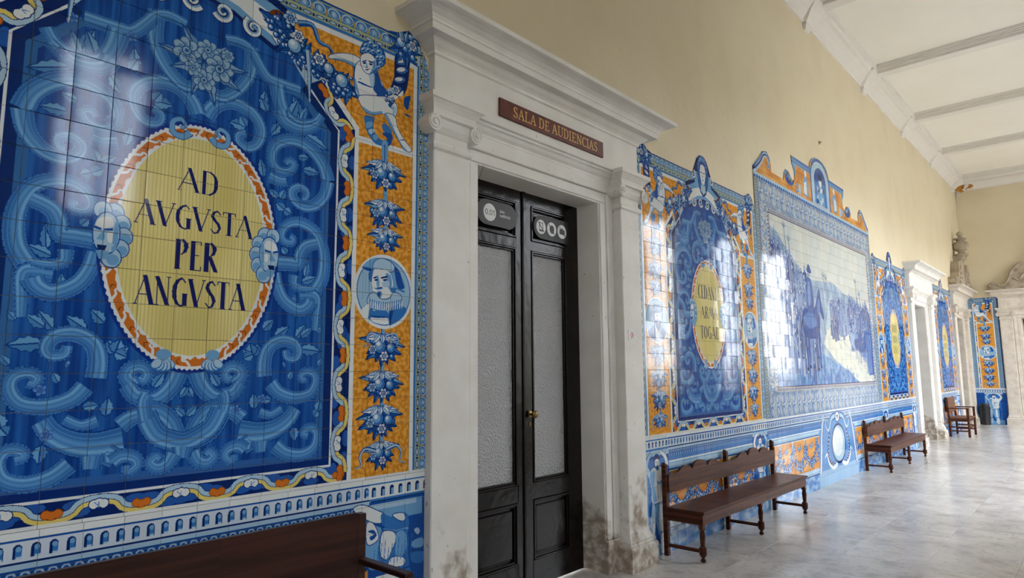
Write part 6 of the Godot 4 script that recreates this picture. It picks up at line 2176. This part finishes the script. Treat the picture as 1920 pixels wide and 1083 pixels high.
func tile_thing(called: String, label: String, xf: Transform3D, cols: int, rows: int, ua: float, y0: float, tw: float, th: float, p: Painter, mat: Material, outline: PackedVector2Array, parts_most: int, seed_: int) -> Node3D:
	var o := thing(called, label, "tile panel" if y0 > 0.5 else "tile dado", xf)
	var r := RandomNumberGenerator.new()
	r.seed = seed_
	var list := []
	for j in rows:
		for i in cols:
			var x0 := ua + i * tw
			var yy := y0 + j * th
			var cell := PackedVector2Array([Vector2(x0, yy), Vector2(x0 + tw, yy), Vector2(x0 + tw, yy + th), Vector2(x0, yy + th)])
			var bits := [cell]
			var whole := true
			if outline.size() > 2:
				for c in cell:
					if not Geometry2D.is_point_in_polygon(c + (Vector2(x0 + tw * 0.5, yy + th * 0.5) - c) * 0.02, outline):
						whole = false
				if not whole:
					var inner := PackedVector2Array([cell[0] + Vector2(0.001, 0.001), cell[1] + Vector2(-0.001, 0.001), cell[2] + Vector2(-0.001, -0.001), cell[3] + Vector2(0.001, -0.001)])
					bits = Geometry2D.intersect_polygons(inner, outline)
			for b in bits:
				var mid := Vector2.ZERO
				for q in b:
					mid += q
				mid /= b.size()
				var w: Vector3 = xf * Vector3(mid.x, mid.y - y0, 0)
				list.append([seen(w, 1.03), b, whole, mid, r.randi()])
	list.sort_custom(func(a, b): return a[0] < b[0])
	var rest := MB.new()
	rest.uvo = Vector2(p.u0, p.yt - y0)
	rest.uvs = Vector2(p.k / p.w, p.k / p.h)
	var n := 0
	for e in list:
		var own: bool = e[0] < 1e8 and n < parts_most
		var mid: Vector2 = e[3]
		var mb := MB.new() if own else rest
		var sh := Vector2(mid.x, mid.y - y0) if own else Vector2.ZERO
		if own:
			mb.uvo = rest.uvo - sh
			mb.uvs = rest.uvs
		var tr := RandomNumberGenerator.new()
		tr.seed = e[4]
		var v := tr.randf_range(0.90, 1.0)
		mb.tint = Color(v * tr.randf_range(0.98, 1.0), v, v * tr.randf_range(0.99, 1.0))
		var b: PackedVector2Array = e[1]
		if e[2]:
			put_tile(mb, b[0].x - sh.x, b[0].y - y0 - sh.y, b[2].x - sh.x, b[2].y - y0 - sh.y, tr)
		else:
			var q := PackedVector2Array()
			for c in b:
				q.append(Vector2(c.x - sh.x, c.y - y0 - sh.y))
			if Geometry2D.triangulate_polygon(q).is_empty():
				continue
			mb.slab(q, -0.009, tr.randf_range(-0.0004, 0.0004), false)
		if own:
			part("tile", mb, mat, o, Vector3(sh.x, sh.y, 0))
			n += 1
	if rest.v.size() > 0:
		var ro := part("tile_field", rest, mat, o)
		ro.set_meta("kind", "stuff")
	# the mortar bed behind the tiles
	var bed := MB.new()
	if outline.size() > 2:
		var q := PackedVector2Array()
		for c in Geometry2D.offset_polygon(outline, -0.002)[0]:
			q.append(Vector2(c.x, c.y - y0))
		bed.slab(q, -0.0098, -0.004, false)
	else:
		bed.box(Vector3(ua + 0.001, 0.001, -0.0098), Vector3(ua + cols * tw - 0.001, rows * th - 0.001, -0.004))
	part("mortar_bed", bed, M.grout, o)
	return o

func sheet_copy(p: Painter, kk: float) -> Painter:
	var q := Painter.new(p.u0, p.u0 + p.w / p.k, p.yt - p.h / p.k, p.yt, kk)
	q.im = p.im.duplicate()
	q.im.clear_mipmaps()
	if q.w != p.w or q.h != p.h:
		q.im.resize(q.w, q.h, Image.INTERPOLATE_CUBIC)
	return q

func mirrored(half: Array, yl: float) -> PackedVector2Array:
	var q := PackedVector2Array()
	for i in range(0, half.size(), 2):
		q.append(Vector2(half[i], half[i + 1]))
	for i in range(half.size() - 2, -1, -2):
		if absf(half[i]) > 0.0001:
			q.append(Vector2(-half[i], half[i + 1]))
	return q

func illegible(p: Painter, ya: float, yb: float, hw: float, r: RandomNumberGenerator) -> void:
	var u := -hw
	while u < hw:
		p.rect(u, u + 0.012, ya, yb, Color8(116, 118, 100))
		u += r.randf_range(0.022, 0.05)

func build_tiles() -> void:
	var base := motto_base(540.0)
	var ink := Color8(26, 34, 104)
	var dusk := Color8(58, 58, 84)
	var p1 := sheet_copy(base, 540.0)
	write(p1, "AD", -0.082, 0.088, 2.285, 2.387, ink)
	write(p1, "AVGVSTA", -0.240, 0.250, 2.118, 2.220, ink)
	write(p1, "PER", -0.083, 0.102, 1.945, 2.070, ink)
	write(p1, "ANGVSTA", -0.222, 0.230, 1.788, 1.905, ink)
	var p2 := sheet_copy(base, 330.0)
	write(p2, "CEDANT", -0.205, 0.205, 2.195, 2.325, dusk, 0.13)
	write(p2, "ARMA", -0.175, 0.200, 2.005, 2.118, dusk, 0.13)
	write(p2, "TOGAE", -0.190, 0.192, 1.808, 1.928, dusk, 0.13)
	var p3 := sheet_copy(base, 200.0)
	var r := RandomNumberGenerator.new()
	r.seed = 90
	for e in [[2.16, 2.30], [1.97, 2.10], [1.78, 1.91]]:
		illegible(p3, e[0], e[1], 0.17, r)
	var m1 := tile_material(p1.texture())
	var m2 := tile_material(p2.texture())
	var m3 := tile_material(p3.texture())
	var half := [1.298, DADO, 1.298, 3.27, 1.275, 3.36, 1.215, 3.45, 1.14, 3.49, 1.06, 3.45, 1.0, 3.436, 0.20, 3.436, 0.15, 3.52, 0.105, 3.60, 0.05, 3.645, 0.0, 3.652]
	var out := mirrored(half, DADO)
	tile_thing("azulejo_mural", "blue and yellow tile panel with oval reading AD AVGVSTA PER ANGVSTA", on_wall(C_PANEL1, DADO), 19, 20, -9.5 * TW, DADO, TW, TH, p1, m1, out, 300, 101)
	tile_thing("azulejo_mural", "blue and yellow tile panel with oval reading CEDANT ARMA TOGAE", on_wall(C_PANEL2, DADO), 19, 20, -9.5 * TW, DADO, TW, TH, p2, m2, out, 300, 102)
	tile_thing("azulejo_mural", "motto tile panel between the battle picture and the open passage", on_wall(C_PANEL3, DADO), 19, 20, -9.5 * TW, DADO, TW, TH, p3, m3, out, 40, 103)
	tile_thing("azulejo_mural", "motto tile panel behind the wooden armchair", on_wall(C_PANEL4, DADO), 19, 20, -9.5 * TW, DADO, TW, TH, p3, m3, out, 0, 104)
	# the large picture
	var pic := scene_picture(320.0)
	var mp := tile_material(pic.texture())
	var hw := (PIC_B - PIC_A) * 0.5
	var ph := [hw, DADO, hw, 3.86, 2.36, 3.92, 2.25, 4.0, 2.12, 4.11, 2.0, 4.135, 1.91, 4.08, 1.87, 3.99, 1.88, 3.905, 1.46, 3.90, 1.43, 4.0, 1.37, 4.06, 1.25, 4.05, 1.20, 3.99, 1.12, 3.96, 1.04, 4.0, 1.03, 4.10, 1.12, 4.20, 1.14, 4.302, 0.43, 4.302, 0.40, 4.38, 0.30, 4.46, 0.16, 4.505, 0.0, 4.515]
	tile_thing("azulejo_picture", "large blue and white tile picture of riders on a road with curled crest", on_wall((PIC_A + PIC_B) * 0.5, DADO), 35, 26, -hw, DADO, TW, TH, pic, mp, mirrored(ph, DADO), 300, 105)
	# dado strips
	var rr := RandomNumberGenerator.new()
	rr.seed = 55
	var none := PackedVector2Array()
	var dh := DADO / 7.0
	var d1 := Painter.new(-1.325, 1.325, 0.0, 0.97, 420.0)
	dado_strip(d1, -0.94, 0.94, rr)
	d1.rect(-1.33, -0.93, 0.845, 0.98, INK[5])
	d1.rect(0.93, 1.33, 0.845, 0.98, INK[5])
	pier_heads(d1, [[-1.33, -0.93], [0.93, 1.33]])
	dado_figure(d1, 1.10, 1.0)
	standing_figure(d1, -1.12, -1.0)
	var md1 := tile_material(d1.texture())
	tile_thing("tile_dado", "painted tile dado behind the dark high-backed settle", on_wall(C_PANEL1), 19, 7, -1.297, 0.0, 2.594 / 19.0, dh, d1, md1, none, 140, 111)
	tile_thing("tile_dado", "painted tile dado behind the wooden armchair", on_wall(C_PANEL4), 19, 7, -1.297, 0.0, 2.594 / 19.0, dh, d1, md1, none, 0, 112)
	var a := C_PORTAL1 + 1.1275
	var b := C_PORTAL2 - 1.1275
	var c := (a + b) * 0.5
	var d2 := Painter.new(a - c, b - c, 0.0, 0.97, 200.0)
	dado_strip(d2, a - c, b - c, rr)
	var piers := []
	for e in [[4.92, -1.0], [7.10, 1.0], [12.42, -1.0], [14.58, 1.0]]:
		piers.append([e[0] - c - 0.2, e[0] - c + 0.2])
	pier_heads(d2, piers)
	for e in [[4.92, -1.0], [7.10, 1.0], [12.42, -1.0], [14.58, 1.0]]:
		standing_figure(d2, e[0] - c, e[1])
	dado_cartouche(d2, 9.80 - c)
	var cols := 73
	tile_thing("tile_dado", "long painted tile dado running behind both carved benches", on_wall(c), cols, 7, a - c, 0.0, (b - a) / cols, dh, d2, tile_material(d2.texture()), none, 300, 113)
	# narrow panel on the far wall: borders, orange pillar, medallion
	var ew := 0.695
	var pe := Painter.new(-ew * 0.5, ew * 0.5, P_LOW, P_TOP, 200.0)
	var src := sheet_copy(base, 200.0)
	var x_mid := int(round((0.777 + 1.325) * 200.0))
	var n_mid := int(round(0.55 * 200.0))
	var n_edge := pe.w - n_mid
	pe.im.blit_rect(src.im, Rect2i(x_mid, 0, n_mid, src.h), Vector2i(n_edge, 0))
	var edge := src.im.get_region(Rect2i(src.w - n_edge, 0, n_edge, src.h))
	edge.flip_x()
	pe.im.blit_rect(edge, Rect2i(0, 0, n_edge, src.h), Vector2i(0, 0))
	tile_thing("azulejo_mural", "narrow orange tile panel with medallion on the far end wall", on_end(ew * 0.5 + 0.02, DADO), 5, 18, -ew * 0.5, DADO, ew / 5.0, TH, pe, tile_material(pe.texture()), none, 0, 106)
	var de := Painter.new(-ew * 0.5, ew * 0.5, 0.0, 0.97, 220.0)
	dado_strip(de, -0.35, 0.35, rr)
	de.rect(-0.36, 0.36, 0.0, 0.845, INK[1])
	standing_figure(de, 0.06, -1.0)
	tile_thing("tile_dado", "blue tile dado with a seated figure behind the black bin", on_end(ew * 0.5 + 0.02), 5, 7, -ew * 0.5, 0.0, ew / 5.0, dh, de, tile_material(de.texture()), none, 0, 114)

func pier_heads(p: Painter, list: Array) -> void:
	for e in list:
		var n := 7
		p.rect(e[0], e[1], 0.845, 0.99, INK[5])
		p.rect(e[0], e[1], 0.926, 0.934, INK[2])
		p.rect(e[0], e[1], 0.846, 0.858, INK[2])
		for i in n:
			var u: float = e[0] + (e[1] - e[0]) * (i + 0.5) / n
			p.rect(u - 0.014, u + 0.012, 0.868, 0.904, INK[0])
			p.ell(u - 0.001, 0.904, 0.013, 0.013, INK[0], 0, 10)
			p.rect(u - 0.004, u + 0.011, 0.868, 0.902, INK[3])

# ------------------------------------------------------------------ furniture
func turned_leg(h: float) -> Array:
	return [[0.0, 0.0], [0.012, 0.0], [0.021, 0.010], [0.023, 0.020], [0.018, 0.030], [0.010, 0.036], [0.014, 0.042]]

func carved_bench(s0: float, s1: float, label: String) -> void:
	var ln := s1 - s0
	var o := thing("carved_bench", label, "bench", on_wall(s0), "carved wooden benches along the tiled wall")
	var seat_y := 0.392
	var zf := 0.375
	var zb := 0.035
	var se := MB.new()
	se.box(Vector3(-0.012, seat_y - 0.024, 0.06), Vector3(ln + 0.012, seat_y, zf + 0.015), 0.006)
	part("seat", se, M.wood, o)
	var ap := MB.new()
	ap.box(Vector3(0.0, 0.285, zf - 0.026), Vector3(ln, seat_y - 0.024, zf - 0.002), 0.004)
	ap.box(Vector3(0.0, 0.285, 0.06), Vector3(0.024, seat_y - 0.024, zf - 0.02), 0.003)
	ap.box(Vector3(ln - 0.024, 0.285, 0.06), Vector3(ln, seat_y - 0.024, zf - 0.02), 0.003)
	part("apron", ap, M.wood, o)
	# back board with a cusped top edge
	var q := PackedVector2Array([Vector2(0.03, 0.500)])
	q.append(Vector2(ln - 0.03, 0.480 + 0.02))
	var half := ln * 0.5
	for side in [1, 0]:
		var b: float = half * side
		var prof := [[1.0, 0.645], [0.95, 0.638], [0.88, 0.640], [0.83, 0.650], [0.79, 0.676], [0.74, 0.692], [0.69, 0.690], [0.65, 0.672], [0.63, 0.648], [0.615, 0.650], [0.60, 0.682], [0.555, 0.705], [0.50, 0.712], [0.445, 0.705], [0.40, 0.682], [0.385, 0.650], [0.37, 0.648], [0.35, 0.672], [0.31, 0.690], [0.26, 0.692], [0.21, 0.676], [0.17, 0.650], [0.12, 0.640], [0.05, 0.638], [0.0, 0.645]]
		if side == 1:
			prof[0] = [0.985, 0.66]
		for e in prof:
			q.append(Vector2(clampf(b + half * e[0], 0.03, ln - 0.03), e[1]))
	var bk := MB.new()
	bk.slab(q, zb + 0.012, zb + 0.034)
	part("backrest", bk, M.wood, o)
	for x in [0.024, half, ln - 0.024]:
		var po := MB.new()
		po.box(Vector3(x - 0.022, 0.0, zb - 0.018), Vector3(x + 0.022, 0.700, zb + 0.022), 0.004)
		po.ledge(x - 0.022, x + 0.022, zb - 0.018, zb + 0.022, [[0.0, 0.70], [-0.005, 0.705], [0.002, 0.715], [-0.0195, 0.742]], true)
		part("back_post", po, M.wood, o)
		var lg := MB.new()
		var zc := zf - 0.022
		lg.box(Vector3(x - 0.022, 0.255, zc - 0.022), Vector3(x + 0.022, 0.372, zc + 0.018), 0.003)
		lg.lathe(Vector3(x, 0, zc), [[0.0, 0.0], [0.010, 0.0], [0.020, 0.008], [0.022, 0.018], [0.016, 0.028], [0.009, 0.034], [0.018, 0.042], [0.026, 0.055]], 12)
		lg.lathe(Vector3(x, 0, zc), [[0.028, 0.055], [0.031, 0.065], [0.031, 0.108], [0.028, 0.118], [0.018, 0.124], [0.018, 0.134], [0.021, 0.15], [0.024, 0.20], [0.020, 0.235], [0.015, 0.24], [0.024, 0.247], [0.024, 0.256]], 8)
		part("front_leg", lg, M.wood, o)
		var st := MB.new()
		st.box(Vector3(x - 0.012, 0.072, zb + 0.015), Vector3(x + 0.012, 0.098, zc), 0.003)
		part("stretcher", st, M.wood, o)

func high_settle() -> void:
	# only its back, one arm and the post reach into the picture
	var s0 := -0.35
	var s1 := 1.955
	var ln := s1 - s0
	var o := thing("high_settle", "dark brown high-backed settle with open arm under the AD AVGVSTA panel", "bench", on_wall(s0))
	var bk := MB.new()
	bk.slab(PackedVector2Array([Vector2(0.04, 0.46), Vector2(ln - 0.03, 0.46), Vector2(ln - 0.03, 0.822), Vector2(ln - 0.055, 0.830), Vector2(0.08, 0.830), Vector2(0.04, 0.82)]), 0.075, 0.100)
	part("backrest", bk, M.dark_wood, o)
	for x in [0.02, ln - 0.015]:
		var po := MB.new()
		po.box(Vector3(x - 0.022, 0.0, 0.055), Vector3(x + 0.022, 0.822, 0.105), 0.004)
		part("back_post", po, M.dark_wood, o)
		var ar := MB.new()
		ar.box(Vector3(x - 0.022, 0.588, 0.10), Vector3(x + 0.026, 0.615, 0.47), 0.005)
		part("armrest", ar, M.dark_wood, o)
		var lg := MB.new()
		lg.box(Vector3(x - 0.02, 0.0, 0.415), Vector3(x + 0.02, 0.590, 0.455), 0.004)
		part("front_leg", lg, M.dark_wood, o)
	var se := MB.new()
	se.box(Vector3(0.0, 0.385, 0.07), Vector3(ln + 0.003, 0.415, 0.475), 0.006)
	part("seat", se, M.dark_wood, o)
	var ap := MB.new()
	ap.box(Vector3(0.02, 0.30, 0.425), Vector3(ln - 0.02, 0.387, 0.447), 0.003)
	part("apron", ap, M.dark_wood, o)

func armchair() -> void:
	var o := thing("armchair", "brown wooden armchair with leather back by the far doors", "chair", on_wall(17.55))
	var w := 0.86
	var zb := 0.06
	var zf := 0.43
	for x in [0.0, w]:
		var bp := MB.new()
		bp.tube(PackedVector3Array([Vector3(x, 0.0, zb + 0.02), Vector3(x, 0.40, zb + 0.02), Vector3(x, 0.86, zb - 0.02)]), PackedFloat32Array([0.024, 0.024, 0.022]), 8)
		part("back_post", bp, M.wood, o)
		var fl := MB.new()
		fl.box(Vector3(x - 0.022, 0.0, zf - 0.022), Vector3(x + 0.022, 0.615, zf + 0.022), 0.004)
		part("front_leg", fl, M.wood, o)
		var ar := MB.new()
		ar.box(Vector3(x - 0.028, 0.612, zb), Vector3(x + 0.028, 0.636, zf + 0.03), 0.006)
		part("armrest", ar, M.wood, o)
		for y in [0.20, 0.115]:
			var st := MB.new()
			st.box(Vector3(x - 0.012, y, zb + 0.02), Vector3(x + 0.012, y + 0.03, zf), 0.003)
			part("stretcher", st, M.wood, o)
	var cr := MB.new()
	cr.box(Vector3(0, 0.18, zf - 0.03), Vector3(w, 0.215, zf - 0.008), 0.003)
	part("stretcher", cr, M.wood, o)
	var rl := MB.new()
	rl.box(Vector3(0.0, 0.335, zb + 0.01), Vector3(w, 0.395, zf), 0.004)
	part("seat_rail", rl, M.wood, o)
	var se := MB.new()
	se.box(Vector3(-0.01, 0.393, zb + 0.02), Vector3(w + 0.01, 0.425, zf + 0.02), 0.012)
	var s1 := part("seat", se, M.leather, o)
	s1.set_meta("label", "brown leather seat")
	var bk := MB.new()
	bk.box(Vector3(0.015, 0.53, zb - 0.004), Vector3(w - 0.015, 0.855, zb + 0.022), 0.01)
	var b1 := part("backrest", bk, M.leather, o)
	b1.set_meta("label", "brown leather back")

func build_furniture() -> void:
	high_settle()
	carved_bench(4.955, 7.335, "brown wooden bench with cusped back under the CEDANT ARMA TOGAE panel")
	carved_bench(10.93, 13.35, "brown wooden bench with cusped back beside the open stone passage")
	armchair()

# ------------------------------------------------------------------ small things
func build_small_things() -> void:
	var bn := MB.new()
	bn.lathe(Vector3.ZERO, [[0.0, 0.0], [0.105, 0.0], [0.11, 0.015], [0.12, 0.44], [0.124, 0.44], [0.124, 0.47], [0.118, 0.475], [0.118, 0.53], [0.11, 0.55], [0.07, 0.565], [0.0, 0.57]], 24)
	var bo := thing("litter_bin", "black cylindrical litter bin in the far corner", "bin", Transform3D(Basis(), Vector3(0.232, 0, -S_END + 0.2)))
	part("body", bn, M.bin, bo)
	var rim := MB.new()
	rim.lathe(Vector3.ZERO, [[0.121, 0.445], [0.131, 0.45], [0.131, 0.468], [0.121, 0.473]], 24)
	part("rim", rim, M.black, bo)
	# small card on the right pilaster of the first door
	var st := thing("warning_card", "small white card with a red crossed mark on the stone pilaster", "sign", on_wall(4.512, 1.745))
	var cm := MB.new()
	cm.box(Vector3(-0.052, 0, 0.050), Vector3(0.052, 0.085, 0.053))
	part("card", cm, M.white, st)
	var xm := MB.new()
	for s in [-1.0, 1.0]:
		xm.slab(PackedVector2Array([Vector2(-0.022 * s, 0.015), Vector2(-0.014 * s, 0.015), Vector2(0.022 * s, 0.07), Vector2(0.014 * s, 0.07)]), 0.053, 0.0535)
	xm.box(Vector3(-0.034, 0.040, 0.053), Vector3(-0.022, 0.046, 0.0534))
	xm.box(Vector3(0.022, 0.040, 0.053), Vector3(0.034, 0.046, 0.0534))
	part("cross_mark", xm, M.red, st)
	# a fixing left in the plaster above the picture
	var hk := MB.new()
	hk.lathe(Vector3.ZERO, [[0.0, 0.0], [0.03, 0.0], [0.03, 0.008], [0.012, 0.014], [0.008, 0.035], [0.0, 0.036]], 12)
	var ho := solo("wall_stud", hk, M.shaded_grimy_stone, Transform3D(Basis(Vector3(0, 0, -1), Vector3(1, 0, 0), Vector3(0, -1, 0)), Vector3(-0.010, 4.80, -9.85)))
	tag(ho, "small metal stud in the plaster above the riders picture", "stud")
	# broken plaster with insulating foam at the ceiling corner
	var fo := thing("foam_patch", "orange insulating foam bulging from broken plaster in the ceiling corner", "foam patch", Transform3D(Basis(), Vector3(0.0, 6.44, -S_END)))
	var fm := MB.new()
	for e in [[0.10, 0.14, 0.13, 0.115], [0.24, 0.15, 0.11, 0.10], [0.36, 0.16, 0.10, 0.085], [0.16, 0.07, 0.10, 0.07]]:
		var pr := []
		for i in 9:
			var t := -PI * 0.5 + PI * i / 8
			pr.append([maxf(0.0, cos(t)) * e[3], sin(t) * e[3] * 0.8])
		fm.lathe(Vector3(e[0], e[1], e[2]), pr, 14)
	part("foam", fm, M.foam, fo)
	var tr := MB.new()
	tr.slab(PackedVector2Array([Vector2(0.22, 0.02), Vector2(0.29, 0.10), Vector2(0.34, 0.13), Vector2(0.36, 0.20), Vector2(0.30, 0.24), Vector2(0.25, 0.18), Vector2(0.24, 0.10), Vector2(0.19, 0.06)]), 0.19, 0.215)
	var tr2 := MB.new()
	tr2.slab(PackedVector2Array([Vector2(0.02, -0.16), Vector2(0.12, -0.06), Vector2(0.13, 0.04), Vector2(0.02, 0.05)]), 0.0, 0.02)
	part("torn_plaster", tr, M.moulding, fo)
	part("bare_patch", tr2, M.moulding, fo)
